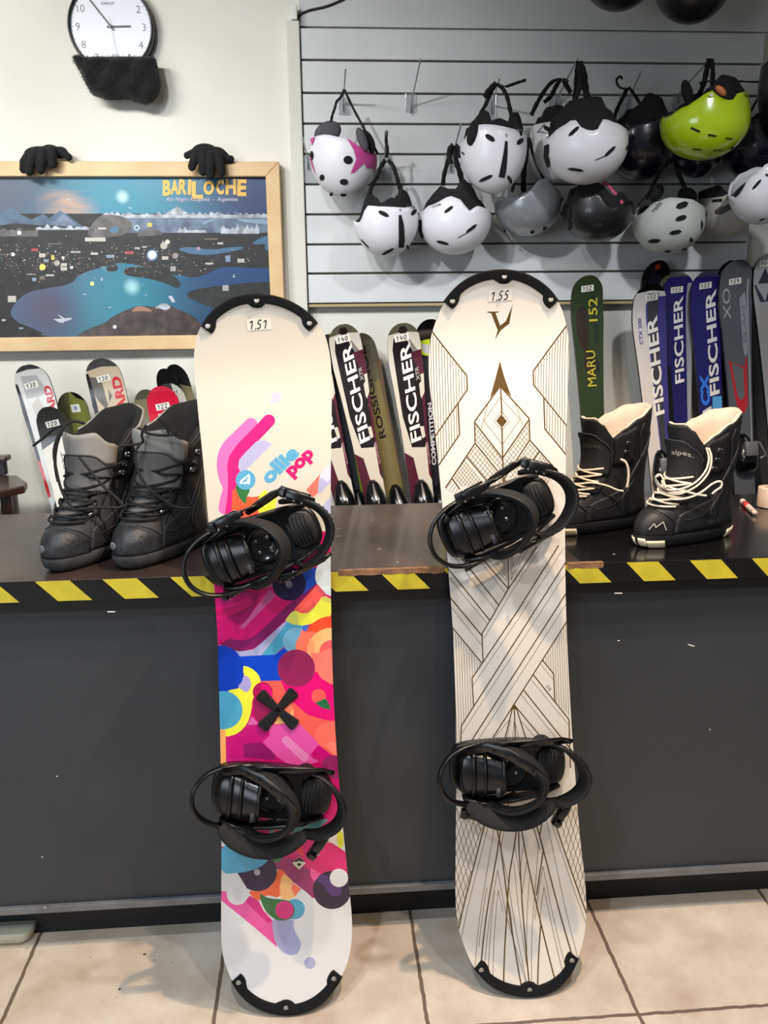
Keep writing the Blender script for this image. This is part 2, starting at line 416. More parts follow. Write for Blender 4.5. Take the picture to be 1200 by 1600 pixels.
mb = MB(); mb.use(PAN); mb.box((XL, 1.806, .118), (XR, 1.82, .848)); mb.box((XL, 1.815, .118), (XR, BACK-.03, .14)); mb.box((XL, BACK-.05, .1), (XR, BACK-.03, .86)); mb.build('front_panel', ctr)
mb = MB(); mb.use(LIP); mb.box((XL, 1.794, .104), (XR, 1.806, .1215)); mb.build('bottom_trim', ctr, bevel=.002)
mb = MB(); mb.use(KICK); mb.box((XL, 1.862, 0), (XR, 1.88, .118)); mb.box((XL, 1.80, .10), (XR, 1.865, .1175)); mb.build('kick_board', ctr)
mb = MB(); mb.use(cmat((225, 222, 214)))
for x, y, l in ((1075, 1007, 10), (168, 956, 12), (965, 1001, 3), (65, 1339, 2), (88, 1213, 2), (1108, 1140, 2), (960, 927, 12)):
    p = at_y(x, y, 1.806 if y > 965 else 1.776); q = at_y(x+l, y+(3 if l == 10 else 0), 1.806 if y > 965 else 1.776)
    mb.sweep([p, q], (0, 0, 1), .0013, .0008, seg=6)
mb.use(METAL); mb.ell(at_y(71, 1417, 1.787), V3((.005, 0, 0)), V3((0, .004, 0)), V3((0, 0, .005)), 8, 6)
pc = mb.build('paint_chips', ctr); pc['label'] = 'small pale scratches and chips in the grey paint'
mb = MB(); mb.use(cmat((205, 195, 175)))
for x, y, l in ((590, 858, 6), (525, 838, 10), (526, 826, 8), (620, 879, 3), (655, 873, 3), (580, 813, 3), (957, 866, 5), (60, 842, 4)):
    p = at_z(x, y, TOPZ+.0005); mb.sweep([p, p+V3((l*.0013, .001, 0))], (0, 1, 0), .0012, .0004, seg=6)
pc = mb.build('top_scratches', ctr); pc['label'] = 'pale flecks and scratches on the dark top'

# plastic tray under the counter (left)
mb = MB(); mb.use(mat('tray_plastic', (188, 188, 172), .5), True)
a = at_z(44, 1478, 0.0)
o_ = [(a.x-.5, a.y), (a.x-.012, a.y+.0), (a.x, a.y+.01), (a.x+.004, a.y+.03), (a.x+.004, a.y+.10), (a.x-.5, a.y+.10)]
rings = []
for z, s_ in ((.003, -.012), (.004, -.006), (.012, 0), (.026, .003), (.034, .003), (.036, 0)):
    rings.append([V3((x+(s_ if x > a.x-.3 else 0), y+(-s_ if y < a.y+.05 else 0), z)) for x, y in o_])
mb.loft(rings); tag(mb.build('plastic_tray'), 'pale plastic tray edge poking out from under the counter', 'tray')
# dark crumbs on the floor
mb = MB(); mb.use(cmat((70, 58, 48)))
for x, y, r in ((226, 1491, 3), (241, 1500, 1.2), (187, 1545.5, 2.6), (182, 1558, 1), (250, 1495, .9), (269, 1504, 1), (141, 1496, 1)):
    p = at_z(x, y, .0008); mb.ell(p, V3((r*.0012, r*.0006, 0)), V3((-r*.0004, r*.0009, 0)), V3((0, 0, .0008)), 8, 5)
cr_ = mb.build('floor_crumbs'); tag(cr_, 'scattered dark crumbs of dirt on the floor tile left of the snowboards', 'dirt'); cr_['kind'] = 'stuff'

# ================================================================ chair behind the counter (left edge)
CH = mat('chair_wood', (66, 40, 32), .35, noise=(20, .3), coat=.3); CHD = mat('chair_dark', (30, 24, 28), .5)
ch = empty('wooden_chair', at_y(-30, 900, 2.68)*1.0, 'dark brown wooden chair half hidden behind the left end of the counter', 'chair')
WL[ch].z = 0; ch.location.z = 0
s0 = at_y(39, 765, 2.62); bl = at_y(12, 712, 2.80)
cx = s0.x
mb = MB(); mb.use(CH, False)
mb.add([V3((x, y, s0.z+dz)) for dz in (-.012, .012) for x, y in ((cx-.42, 2.50), (cx-.08, 2.50), (cx, 2.62), (cx-.012, 2.68), (cx-.08, 2.80), (cx-.42, 2.86))], [(5,4,3,2,1,0), (6,7,8,9,10,11)]+[(i, (i+1) % 6, 6+(i+1) % 6, 6+i) for i in range(6)])
mb.build('seat', ch, bevel=.006)
for i, (x, y) in enumerate(((cx-.055, 2.62), (cx-.38, 2.56), (cx-.10, 2.78), (cx-.38, 2.8))):
    mb = MB(); mb.use(CH); mb.box((x-.016, y-.016, 0), (x+.016, y+.016, s0.z-.013)); mb.build('leg', ch, bevel=.003)
mb = MB(); mb.use(CHD); mb.box((bl.x-.38, 2.80, s0.z+.012), (bl.x-.012, 2.825, bl.z-.012)); mb.build('backrest', ch, bevel=.004)
mb = MB(); mb.use(CH); mb.box((bl.x-.4, 2.785, bl.z-.018), (bl.x, 2.835, bl.z+.0)); mb.build('top_rail', ch, bevel=.006)
# ================================================================ framed map poster
WOOD = mat('frame_wood', (214, 184, 138), .5, noise=(7, .14, (198, 162, 114)), coat=.1)
PY_ = 3.02
OR_ = at_y(438, 300, 3.0).x; TZ = at_y(300, 252, 3.0).z; BZ = at_y(200, 547, 3.0).z; LX = at_y(-75, 300, 3.0).x
fw = .046
fr = empty('framed_map', V3(((LX+OR_)/2, 3.02, BZ)), 'panoramic mountain and lake map in a pale wooden frame with yellow lettering', 'framed picture')
mb = MB(); mb.use(WOOD)
def bar(p): mb.prism(p, (0, .045, 0))
Y0 = 3.0
A = [V3((LX, Y0, BZ)), V3((OR_, Y0, BZ)), V3((OR_, Y0, TZ)), V3((LX, Y0, TZ))]
Bq = [V3((LX+fw, Y0, BZ+fw)), V3((OR_-fw, Y0, BZ+fw)), V3((OR_-fw, Y0, TZ-fw)), V3((LX+fw, Y0, TZ-fw))]
for i in (0, 2): bar([A[i], A[(i+1) % 4], Bq[(i+1) % 4], Bq[i]])
for i in (1, 3): bar([A[i], A[(i+1) % 4], Bq[(i+1) % 4], Bq[i]])
mb.build('picture_frame', fr, bevel=.003)
def sky_mat(name, c_top, c_bot, z0, z1, glows, extra=None):
    m = bpy.data.materials.new(name); m.use_nodes = True; nt = m.node_tree; b = nt.nodes['Principled BSDF']; L = nt.links.new
    g = nt.nodes.new('ShaderNodeNewGeometry'); sp = nt.nodes.new('ShaderNodeSeparateXYZ'); L(g.outputs['Position'], sp.inputs[0])
    mr = nt.nodes.new('ShaderNodeMapRange'); mr.inputs[1].default_value = z0; mr.inputs[2].default_value = z1; L(sp.outputs['Z'], mr.inputs[0])
    n = nt.nodes.new('ShaderNodeTexNoise'); n.inputs['Scale'].default_value = 4; n.inputs['Detail'].default_value = 5; n.inputs['Distortion'].default_value = .6
    mp = nt.nodes.new('ShaderNodeMapping'); mp.inputs['Scale'].default_value = (1, 1, 3.5); L(g.outputs['Position'], mp.inputs[0]); L(mp.outputs[0], n.inputs['Vector'])
    mx = nt.nodes.new('ShaderNodeMix'); mx.data_type = 'RGBA'; L(mr.outputs[0], mx.inputs[0]); mx.inputs[6].default_value = rgb(c_bot); mx.inputs[7].default_value = rgb(c_top)
    last = mx.outputs[2]
    for (gx, gz_, rr, col, st, nz) in glows:
        d = nt.nodes.new('ShaderNodeVectorMath'); d.operation = 'DISTANCE'; d.inputs[1].default_value = (gx, PY_, gz_); L(g.outputs['Position'], d.inputs[0])
        m2 = nt.nodes.new('ShaderNodeMapRange'); m2.interpolation_type = 'SMOOTHSTEP'; m2.inputs[1].default_value = rr; m2.inputs[2].default_value = rr*.05; m2.inputs[4].default_value = st; L(d.outputs['Value'], m2.inputs[0])
        fac = m2.outputs[0]
        if nz:
            mu = nt.nodes.new('ShaderNodeMath'); mu.operation = 'MULTIPLY'; mr3 = nt.nodes.new('ShaderNodeMapRange'); mr3.inputs[1].default_value = .4; mr3.inputs[2].default_value = .6; L(n.outputs['Fac'], mr3.inputs[0])
            L(fac, mu.inputs[0]); L(mr3.outputs[0], mu.inputs[1]); fac = mu.outputs[0]
        m3 = nt.nodes.new('ShaderNodeMix'); m3.data_type = 'RGBA'; L(fac, m3.inputs[0]); L(last, m3.inputs[6]); m3.inputs[7].default_value = rgb(col); last = m3.outputs[2]
    L(last, b.inputs['Base Color']); b.inputs['Roughness'].default_value = .3
    return m
def q(X, Y): return at_y(X/2.667, 240+Y/2.667, PY_)
gs = q(510, 180); gl = q(550, 555); g2 = q(280, 220); g3 = q(200, 640); g4 = q(0, 160)
g5 = q(520, 620)
SKY = sky_mat('print_sky', (38, 88, 112), (58, 92, 128), q(0, 300).z, q(0, 90).z, [(gs.x, gs.z, .42, (50, 132, 156), .9, False), (g4.x, g4.z, .30, (70, 76, 92), .85, False), (q(1060, 200).x, q(0, 200).z, .26, (46, 54, 92), .85, False), (g2.x, g2.z, .12, (196, 152, 122), .95, True), (gs.x, gs.z, .028, (186, 220, 222), .9, False)])
LAKE = sky_mat('print_lake', (48, 72, 118), (38, 66, 92), q(0, 760).z, q(0, 430).z, [(g5.x, g5.z, .30, (34, 120, 140), .95, False), (g3.x, g3.z, .15, (58, 50, 72), .95, False), (gl.x, gl.z, .036, (160, 206, 210), .85, False)])
LAND = mat('print_forest', (36, 36, 39), .6, noise=(26, .6, (18, 20, 23)))
LAND2 = mat('print_island', (32, 40, 38), .6, noise=(30, .5)); MTN = mat('print_mountain', (112, 128, 150), .35, noise=(22, .5, (62, 74, 96))); SNOW = mat('print_snow', (188, 196, 204), .35, noise=(40, .5, (120, 124, 130)))
MT2 = mat('print_mountain_blue', (78, 106, 132), .35, noise=(18, .5, (44, 66, 88))); GREYC = mat('print_hill', (98, 94, 90), .35, noise=(30, .5, (58, 56, 54)))
BRN = mat('print_rock', (78, 62, 56), .35, noise=(30, .5)); POND = cmat((62, 98, 128), .35)
def jag(x0, x1, y, amp, n, base, seed):
    r = random.Random(seed); return [(x0+(x1-x0)*i/n, y - amp*r.random()*(1 if i % 2 else .25)) for i in range(n+1)] + [(x1, base), (x0, base)]
S = []
S.append(([(-200, 60), (1160, 60), (1160, 262), (-200, 262)], SKY))
S.append(([(-200, 250), (1160, 250), (1160, 800), (-200, 800)], LAND))
S.append((jag(420, 1160, 262, 26, 46, 330, 3), MTN)); S.append((jag(430, 1160, 256, 16, 60, 268, 5), SNOW))
S.append(([(690, 250), (715, 235), (738, 220), (762, 236), (785, 250), (760, 254), (720, 253)], SNOW))
S.append(([(-200, 300), (-60, 240), (0, 250), (50, 226), (95, 258), (130, 275), (180, 252), (205, 270), (250, 236), (290, 262), (340, 300), (360, 312), (250, 300), (180, 300), (60, 290), (-200, 330)], MT2))
S.append((smooth([(200, 300), (250, 262), (262, 250), (300, 280), (330, 305)], 1), MTN))
S.append((jag(150, 370, 312, 22, 14, 318, 9), SNOW)); S.append((jag(0, 160, 322, 14, 10, 345, 19), GREYC))
S.append((smooth([(360, 330), (400, 270), (440, 252), (520, 262), (560, 300), (520, 340), (440, 350), (380, 350)], 1), GREYC))
S.append((smooth([(560, 345), (600, 318), (650, 312), (690, 335), (620, 345)], 1), GREYC))
S.append((smooth([(690, 300), (720, 285), (750, 295), (780, 318), (720, 325)], 1), MTN)); S.append((jag(920, 1080, 318, 34, 16, 334, 12), SNOW)); S.append((jag(740, 860, 322, 20, 12, 330, 13), SNOW))
S.append((smooth([(850, 298), (880, 280), (960, 262), (1010, 285), (1060, 290), (1160, 300), (1160, 275), (900, 270), (840, 285)], 1), cmat((120, 142, 160), .4)))
S.append((smooth([(455, 315), (475, 300), (500, 312), (490, 330), (460, 330)], 1), POND))
for p in ([(735, 395), (800, 388), (880, 402), (1000, 385), (1020, 395), (960, 410), (860, 425), (780, 415)], [(1050, 370), (1110, 340), (1160, 330), (1160, 420), (1100, 400), (1110, 375), (1060, 380)]): S.append((smooth(p, 1), POND))
S.append((smooth([(30, 665), (100, 580), (200, 560), (300, 545), (330, 500), (440, 470), (500, 452), (600, 470), (760, 520), (900, 480), (960, 470), (1050, 478), (1160, 478), (1160, 570), (1000, 575), (850, 600), (790, 590), (870, 640), (930, 660), (840, 730), (700, 700), (560, 690), (450, 735), (330, 765), (180, 765), (90, 715)], 2), LAKE))
S.append((smooth([(440, 490), (450, 465), (480, 458), (495, 475), (485, 492)], 1), LAND))
S.append((smooth([(515, 500), (520, 478), (560, 470), (640, 478), (710, 500), (750, 530), (755, 555), (735, 562), (690, 540), (620, 520), (540, 512)], 2), LAND2))
S.append((smooth([(760, 470), (900, 430), (920, 470), (870, 500), (800, 520), (750, 500)], 1), LAND))
S.append((smooth([(770, 590), (800, 568), (880, 556), (960, 546), (1060, 536), (1160, 532), (1160, 690), (1000, 690), (900, 640), (820, 620)], 1), LAND2))
S.append((smooth([(-200, 660), (0, 680), (60, 702), (120, 720), (200, 760), (-200, 800)], 1), LAND))
S.append((smooth([(300, 800), (330, 745), (440, 705), (470, 678), (530, 650), (580, 632), (640, 640), (690, 622), (740, 650), (800, 672), (850, 720), (850, 800)], 1), BRN))
S.append((smooth([(640, 645), (665, 628), (690, 622), (715, 640), (690, 655), (670, 645)], 1), SNOW)); S.append((smooth([(540, 660), (575, 632), (610, 640), (640, 660), (590, 655)], 1), cmat((150, 110, 92), .4)))
cols = [(176, 172, 164), (186, 174, 76), (150, 54, 58), (116, 134, 158), (150, 150, 152), (96, 88, 76)]
for i, (x, y, w, h, c_) in enumerate(((145, 401, 28, 11, 2), (176, 424, 26, 16, 0), (220, 433, 14, 20, 1), (192, 447, 20, 12, 3), (267, 463, 24, 13, 0), (266, 480, 26, 14, 0), (208, 507, 34, 7, 0), (143, 524, 18, 14, 3), (176, 518, 22, 16, 5), (50, 606, 34, 26, 0), (425, 312, 32, 8, 0), (397, 358, 86, 16, 0), (540, 413, 34, 12, 2), (572, 394, 22, 8, 4), (602, 389, 20, 7, 4), (688, 435, 26, 14, 0), (872, 458, 34, 7, 0), (950, 438, 20, 26, 3), (1004, 446, 28, 16, 0), (918, 374, 24, 8, 0), (940, 560, 26, 24, 4), (721, 480, 22, 20, 4), (393, 417, 30, 9, 0), (315, 410, 40, 8, 4), (460, 428, 34, 12, 3), (228, 376, 60, 4, 5), (624, 297, 20, 16, 1), (15, 694, 16, 8, 0), (88, 728, 18, 8, 3), (130, 503, 40, 3, 4), (880, 356, 56, 6, 5))):
    S.append(([(x-w/2, y-h/2), (x+w/2, y-h/2), (x+w/2, y+h/2), (x-w/2, y+h/2)], cmat(cols[c_])))
for x, y, r, c_ in ((177, 473, 13, (222, 212, 88)), (237, 456, 12, (160, 150, 140)), (298, 474, 7, (214, 214, 210)), (54, 420, 8, (206, 206, 206)), (80, 330, 9, (214, 214, 210)), (263, 434, 6, (214, 214, 210)), (634, 423, 24, (70, 108, 150)), (634, 422, 18, (206, 214, 214)), (570, 309, 12, (170, 190, 200)), (570, 309, 7, (78, 96, 108)), (730, 426, 12, (140, 128, 126)), (478, 722, 8, (200, 200, 206)), (683, 384, 15, (170, 166, 156)), (698, 368, 10, (200, 196, 186)), (384, 542, 9, (214, 222, 130)), (827, 396, 8, (150, 130, 140))):
    S.append((circ(x, y, r, 14), cmat(c_)))
r = random.Random(4)
for _ in range(420):
    x = r.uniform(0, 760) if r.random() < .7 else r.uniform(0, 1080); y = r.gauss(440, 40) if x < 900 else r.gauss(430, 20); s_ = r.uniform(1.0, 2.6)
    S.append(([(x-s_, y-s_*.7), (x+s_, y-s_*.7), (x+s_, y+s_*.7), (x-s_, y+s_*.7)], cmat(r.choice([(170, 150, 120), (120, 120, 126), (150, 100, 80), (190, 190, 186)]))))
AIR = cmat((176, 178, 190))
for p in ([(222, 690), (300, 684), (303, 676), (296, 692), (260, 702), (240, 700)], [(240, 672), (262, 690), (275, 690), (250, 674)], [(255, 694), (268, 706), (240, 702)]): S.append((p, AIR))
for p in ([(420, 530), (424, 512), (428, 530)], [(970, 516), (974, 502), (979, 516)], [(700, 594), (716, 592), (730, 616), (720, 622)], [(345, 584), (366, 586), (350, 589)], [(452, 638), (468, 641), (455, 643)], [(602, 592), (616, 584), (608, 592)], [(535, 222), (552, 228), (540, 230)], [(275, 186), (288, 190), (316, 190), (280, 194)]): S.append((p, AIR))
mb = MB()
x_l = (at_y(-75, 300, PY_)); oo = [(-235, 80), (1135, 80), (1135, 800), (-235, 800)]
# outline in print px, clipped to the frame opening
def qi(x, z):   # world x,z at print plane -> px coords of the crop
    d = V3((x, PY_, z))-CPOS; k = d.dot(CF)
    return ((600+FPX*d.dot(CR)/k)*2.667, (800-FPX*d.dot(CU)/k-240)*2.667)
oo = [qi(x, z) for x, z in ((LX+fw-.004, TZ-fw+.004), (OR_-fw+.004, TZ-fw+.004), (OR_-fw+.004, BZ+fw-.004), (LX+fw-.004, BZ+fw-.004))]
art(mb, oo, S, q, LAND, smooth_=False)
GOLD = cmat((216, 170, 66)); 
def qq(cx, cy, deg=0):
    f = rot2(cx, cy, deg)
    return lambda x, y: at_y(f(x, -y)[0]/2.667, 240+f(x, -y)[1]/2.667, PY_-.0015)
for ch_, x, y, h, w in (('B', 695, 143, 66, 34), ('A', 728, 140, 62, 34), ('R', 762, 138, 64, 34), ('I', 790, 140, 64, 13), ('L', 822, 152, 74, 46), ('O', 870, 142, 60, 44), ('C', 917, 140, 62, 32), ('H', 962, 138, 66, 44), ('E', 1008, 142, 70, 38)):
    text(mb, ch_, GOLD, qq(x, y, random.uniform(-3, 3)), h, w, bold=.045)
SCR = cmat((178, 172, 190))
text(mb, 'Rio Negro Patagonia  -  Argentina', SCR, qq(843, 192, 0), 20, 296, bold=.012, shear=.4)
mb.build('map_print', fr)
mb = MB(); mb.use(mat('backing', (90, 80, 70), .9)); mb.box((LX+fw-.004, PY_+.004, BZ+fw-.004), (OR_-fw+.004, 3.045, TZ-fw+.004)); mb.build('backing_board', fr)

# ================================================================ clock
CY = 3.0
cc = at_y(171.5, 39.5, CY); cr0 = mpp(CY)*60
clk = empty('wall_clock', V3((cc.x, 3.03, cc.z-cr0)), 'round white wall clock with a black rim at the top left, above the framed map', 'clock')
X, Y_, Z = V3((1, 0, 0)), V3((0, -1, 0)), V3((0, 0, 1))
wc = V3((cc.x, WY, cc.z))
mb = MB(); mb.use(BLK, True); mb.lathe([(cr0, .0), (cr0*1.0, .035), (cr0*.985, .045), (cr0*.95, .047), (cr0*.93, .04), (cr0*.93, .03)], wc, X, Z, Y_, 56, cap=False); mb.build('rim', clk)
FACE = mat('clock_face', (214, 218, 228), .4)
mb = MB(); mb.use(FACE); fc = V3((cc.x, WY-.034, cc.z)); mb.lathe([(cr0*.94, -.01), (cr0*.94, 0)], fc, X, Z, Y_, 48)
CI = cmat((92, 92, 96))
def cf(cx, cz): return lambda x, y: V3((cc.x+cx+x, WY-.0346, cc.z+cz+y))
for n in range(1, 13):
    a = radians(90-30*n); R = cr0*.77; text(mb, str(n), CI, cf(R*cos(a), R*sin(a)), .021, bold=-.005)
    for k in range(5):
        a2 = radians(90-30*n-6*k); l = .006 if k == 0 else .003
        p = V3((cc.x+cr0*.91*cos(a2), WY-.0347, cc.z+cr0*.91*sin(a2))); mb.use(CI); mb.sweep([p, V3((cc.x+(cr0*.91-l)*cos(a2), WY-.0347, cc.z+(cr0*.91-l)*sin(a2)))], (0, 1, 0), .0002, .0005, seg=4)
text(mb, 'DAKOT', CI, cf(-.004, cr0*.50), .008, .040, bold=.02); text(mb, 'quartz', CI, cf(.008, -cr0*.6), .004, .02)
mb.build('dial', clk)
def hand(name, ang, l, w, m, dy, tail=.012):
    a = radians(ang); d = V3((cos(a), 0, sin(a))); s_ = V3((-sin(a), 0, cos(a))); b0 = V3((cc.x, WY-dy, cc.z)); mb = MB(); mb.use(m)
    mb.prism([b0-d*tail+s_*w, b0-d*tail-s_*w, b0+d*l-s_*w*.8, b0+d*l+s_*w*.8], (0, -.0012, 0)); mb.build(name, clk)
hand('hour_hand', 2, cr0*.46, .0028, BLK, .037); hand('minute_hand', 128, cr0*.72, .0022, BLK, .039); hand('second_hand', -82, cr0*.6, .0005, cmat((190, 190, 196)), .041, .03)
mb = MB(); mb.use(METAL, True); mb.lathe([(.005, 0), (.005, .006), (.003, .008)], V3((cc.x, WY-.037, cc.z)), X, Z, Y_, 16); mb.build('hand_hub', clk)

# ================================================================ fleece neck warmer hanging under the clock
FUR = mat('dark_fleece', (34, 37, 34), 1.0, noise=(260, .3), bump=(320, .7, .004), sheen=.2, spec=.1)
def puff(mb, outline, Y, thick, m, edge=22, step=5.0, wrinkle=0.0, seed=1):
    """soft cushion shape from a photo outline standing at depth Y"""
    mb.use(m, True); rnd = random.Random(seed)
    xs = [p[0] for p in outline]; ys = [p[1] for p in outline]
    vs = [V3(p) for p in outline]; n0 = len(vs); es = [(i, (i+1) % n0) for i in range(n0)]
    def dist(x, y):
        d = 1e9
        for (x0, y0), (x1, y1) in zip(outline, outline[1:]+outline[:1]):
            t = max(0, min(1, ((x-x0)*(x1-x0)+(y-y0)*(y1-y0))/((x1-x0)**2+(y1-y0)**2+1e-9))); d = min(d, math.hypot(x-x0-t*(x1-x0), y-y0-t*(y1-y0)))
        return d
    y = min(ys)+step/2
    while y < max(ys):
        x = min(xs)+step/2
        while x < max(xs):
            if inside(x, y, outline) and dist(x, y) > step*.4: vs.append(V3((x, y)))
            x += step
        y += step
    rv, _, rf, *_k = delaunay_2d_cdt(vs, es, [], 0, 1e-6)
    fo, bo = [], []
    for v in rv:
        d = dist(v.x, v.y); t = min(1, d/edge); h = thick*sqrt(max(0, 1-(1-t)**2))
        h *= 1+wrinkle*(sin(v.x*.16+v.y*.09)+.6*sin(v.x*.07-v.y*.23))
        p = at_y(v.x, v.y, Y); fo.append(p+V3((0, -h, 0))); bo.append(p+V3((0, min(h, .012), 0)))
    n = len(fo); F = []
    for f in rf:
        cx = sum(rv[i].x for i in f)/len(f); cy = sum(rv[i].y for i in f)/len(f)
        if inside(cx, cy, outline): F.append(tuple(f)); F.append(tuple(n+i for i in reversed(f)))
    mb.add(fo+bo, F)
k = lambda P: [(x/2.609, y/2.609) for x, y in P]
mb = MB(); puff(mb, smooth(k([(297, 228), (330, 227), (370, 235), (450, 230), (540, 230), (620, 232), (637, 240), (645, 290), (655, 340), (650, 380), (625, 415), (595, 427), (560, 418), (520, 402), (480, 405), (450, 410), (415, 400), (375, 388), (350, 345), (325, 290), (302, 255)]), 2), 2.985, .040, FUR, edge=14, step=3.5, wrinkle=.10)
vs0 = [V3(v) for v in mb.v]; rf_ = random.Random(11); fv_, ff_ = [], []
for _i in range(9000):
    v = vs0[rf_.randrange(len(vs0))]+V3((rf_.uniform(-.0035, .0035), 0, rf_.uniform(-.0035, .0035))); d = V3((rf_.gauss(0, 1), rf_.gauss(-.9, .5), rf_.gauss(-.3, 1))).normalized()*rf_.uniform(.003, .0065); s_ = d.orthogonal().normalized()*.0007
    o_ = len(fv_); fv_ += [v+s_, v-s_, v+d]; ff_.append((o_, o_+1, o_+2))
mb.add(fv_, ff_)
tag(mb.build('fleece_neck_warmer'), 'dark fuzzy fleece neck warmer hanging like a beard under the wall clock', 'neck warmer')

# ================================================================ gloves draped over the frame
GLV = mat('black_knit', (17, 17, 19), .95, bump=(260, .6, .003), noise=(80, .3))
def glove(label, fingers, palm, cuff):
    mb = MB(); mb.use(GLV, True)
    for pts, r in fingers:
        P = [at_y(x/2.609, y/2.609, Y) for x, y, Y in pts]; rr = r*mpp(3)/2.609
        mb.sweep(P, (1, 0, 0), [rr*.98]*(len(P)-1)+[rr*.9], [rr]*(len(P)-1)+[rr*.88], seg=12); mb.ell(P[-1], V3((rr*.93, 0, 0)), V3((0, rr*.9, 0)), V3((0, 0, rr*.95)), 12, 8); mb.ell(P[0], V3((rr, 0, 0)), V3((0, rr, 0)), V3((0, 0, rr)), 12, 8)
    for (x, y, Y, rx, rz, ry) in palm:
        k_ = mpp(3)/2.609; mb.ell(at_y(x/2.609, y/2.609, Y), V3((rx*k_, 0, 0)), V3((0, ry, 0)), V3((0, 0, rz*k_)), 16, 10)
    P = [at_y(x/2.609, y/2.609, Y) for x, y, Y in cuff]; mb.sweep(P, (1, 0, 0), .018, .012, seg=12)
    tag(mb.build('knit_glove', remesh=.0028), label, 'glove', 'black gloves draped over the picture frame')
glove('black knit glove over the top left of the picture frame, fingers hanging to the left', [
    ([(112, 640, 2.975), (98, 660, 2.97), (96, 690, 2.972)], 17), ([(140, 630, 2.968), (124, 668, 2.962), (120, 700, 2.966)], 17), ([(178, 622, 2.966), (170, 660, 2.96), (166, 692, 2.964)], 18), ([(212, 616, 2.97), (214, 645, 2.966), (214, 668, 2.97)], 18), ([(232, 618, 2.99), (256, 622, 2.99), (280, 640, 2.985)], 15)],
    [(165, 628, 2.985, 62, 28, .022), (205, 620, 2.99, 38, 27, .022), (245, 622, 3.0, 30, 22, .018)], [(190, 640, 3.0), (200, 650, 3.03)])
glove('black knit glove over the top right of the picture frame, fingers pointing down', [
    ([(795, 618, 2.975), (776, 628, 2.972), (762, 634, 2.975)], 14), ([(800, 625, 2.968), (790, 655, 2.962), (782, 680, 2.966)], 17), ([(828, 630, 2.964), (828, 670, 2.958), (826, 700, 2.962)], 17), ([(858, 635, 2.964), (858, 680, 2.958), (858, 712, 2.962)], 18), ([(892, 640, 2.968), (898, 672, 2.964), (902, 704, 2.967)], 17)],
    [(835, 622, 2.985, 52, 33, .024), (880, 634, 2.985, 44, 32, .022), (905, 640, 2.99, 28, 24, .018)], [(920, 648, 2.99), (948, 650, 3.0)])

# ================================================================ slat wall hooks
WIRE = mat('hook_wire', (168, 170, 172), .35, .6); CLR = mat('clear_plastic', (214, 220, 222), .08, trans=.85, alpha=.55)
hooks = (('clear plastic hook plate with a bare wire, above the pink patterned helmet', (528, 152, 19, 27), (536, 162), (540, 109)),
 ('empty clear slat hook with a long slanting wire, nothing hanging from it', (633, 145, 17, 30), (642, 165), (657, 93)),
 ('clear slat hook holding the upper white helmet with a centre slot', (755, 147, 20, 40), (768, 165), (780, 124)),
 ('clear slat hook holding the lower left white helmet with a centre slot', (592, 242, 20, 40), (600, 262), (604, 204)),
 ('clear slat hook holding the lower white helmet turned sideways', (695, 242, 14, 28), (704, 255), (720, 195)),
 ('clear slat hook at the left end of the panel beside the pink patterned helmet', (474, 243, 22, 42), (481, 252), (473, 216)),
 ('clear slat hook behind the large white helmet', (858, 146, 18, 26), (868, 160), (902, 92)),
 ('clear slat hook holding the dark navy helmet', (968, 146, 18, 40), (980, 160), (1001, 113)),
 ('clear slat hook holding the yellow helmet', (1052, 146, 18, 26), (1060, 148), (1110, 92)),
 ('clear slat hook holding the dark helmet at the right edge', (1150, 146, 18, 26), (1156, 200), (1199, 128)),
 ('clear slat hook behind the silver helmet, wire pointing right', (820, 200, 12, 26), (826, 224), (850, 195)))
for lab, (px, py, w, h), pa, pb in hooks:
    e = empty('slat_hook', at_y(px+w/2, py+h, 3.004), lab, 'hook', 'wire hooks in the slatted panel')
    a = at_y(px, py, 3.004); b_ = at_y(px+w, py+h, 3.004)
    mb = MB(); mb.use(CLR); mb.box((a.x, 3.002, b_.z), (b_.x, 3.0075, a.z)); mb.build('plate', e, bevel=.0015)
    mb = MB(); mb.use(WIRE, True); p0 = at_y(*pa, 3.0); p1 = at_y(pb[0], pb[1], 2.80); ps = at_y(pa[0], pa[1]+14, 3.0)
    p0.y = 2.998; mb.tube([V3((p0.x, 2.998, p0.z-.025)), p0, p0+V3((0, -.01, .006)), p1-(p1-p0)*.08, p1], .0024); mb.ell(p1, V3((.0035, 0, 0)), V3((0, .0035, 0)), V3((0, 0, .0035)), 8, 6); mb.build('wire', e)
# ================================================================ helmets
WHT = mat('helmet_white', (222, 221, 226), .38, coat=.25); WHT2 = mat('helmet_offwhite', (196, 200, 194), .5, noise=(9, .06)); SLV = mat('helmet_silver', (150, 154, 158), .3, .25, coat=.4, noise=(6, .15))
LIM = mat('helmet_lime', (176, 204, 18), .22, coat=.8); NAV = mat('helmet_navy', (18, 18, 34), .25, coat=.5); HBK = mat('helmet_black', (20, 20, 23), .4, coat=.3); CRM = mat('helmet_cream', (188, 184, 174), .5, noise=(12, .1))
PNK = cmat((190, 70, 140)); LIN = mat('helmet_liner', (13, 13, 15), .9, bump=(150, .4)); LING = mat('helmet_pad_grey', (74, 74, 78), .9, bump=(150, .3)); PSTR = cmat((196, 84, 110))
def interp(prof, x):
    if x <= prof[0][0]: return prof[0][1]
    for (a, b), (c_, d) in zip(prof, prof[1:]):
        if x <= c_:
            t = (x-a)/(c_-a); t = t*t*(3-2*t); return b+(d-b)*t
    return prof[-1][1]
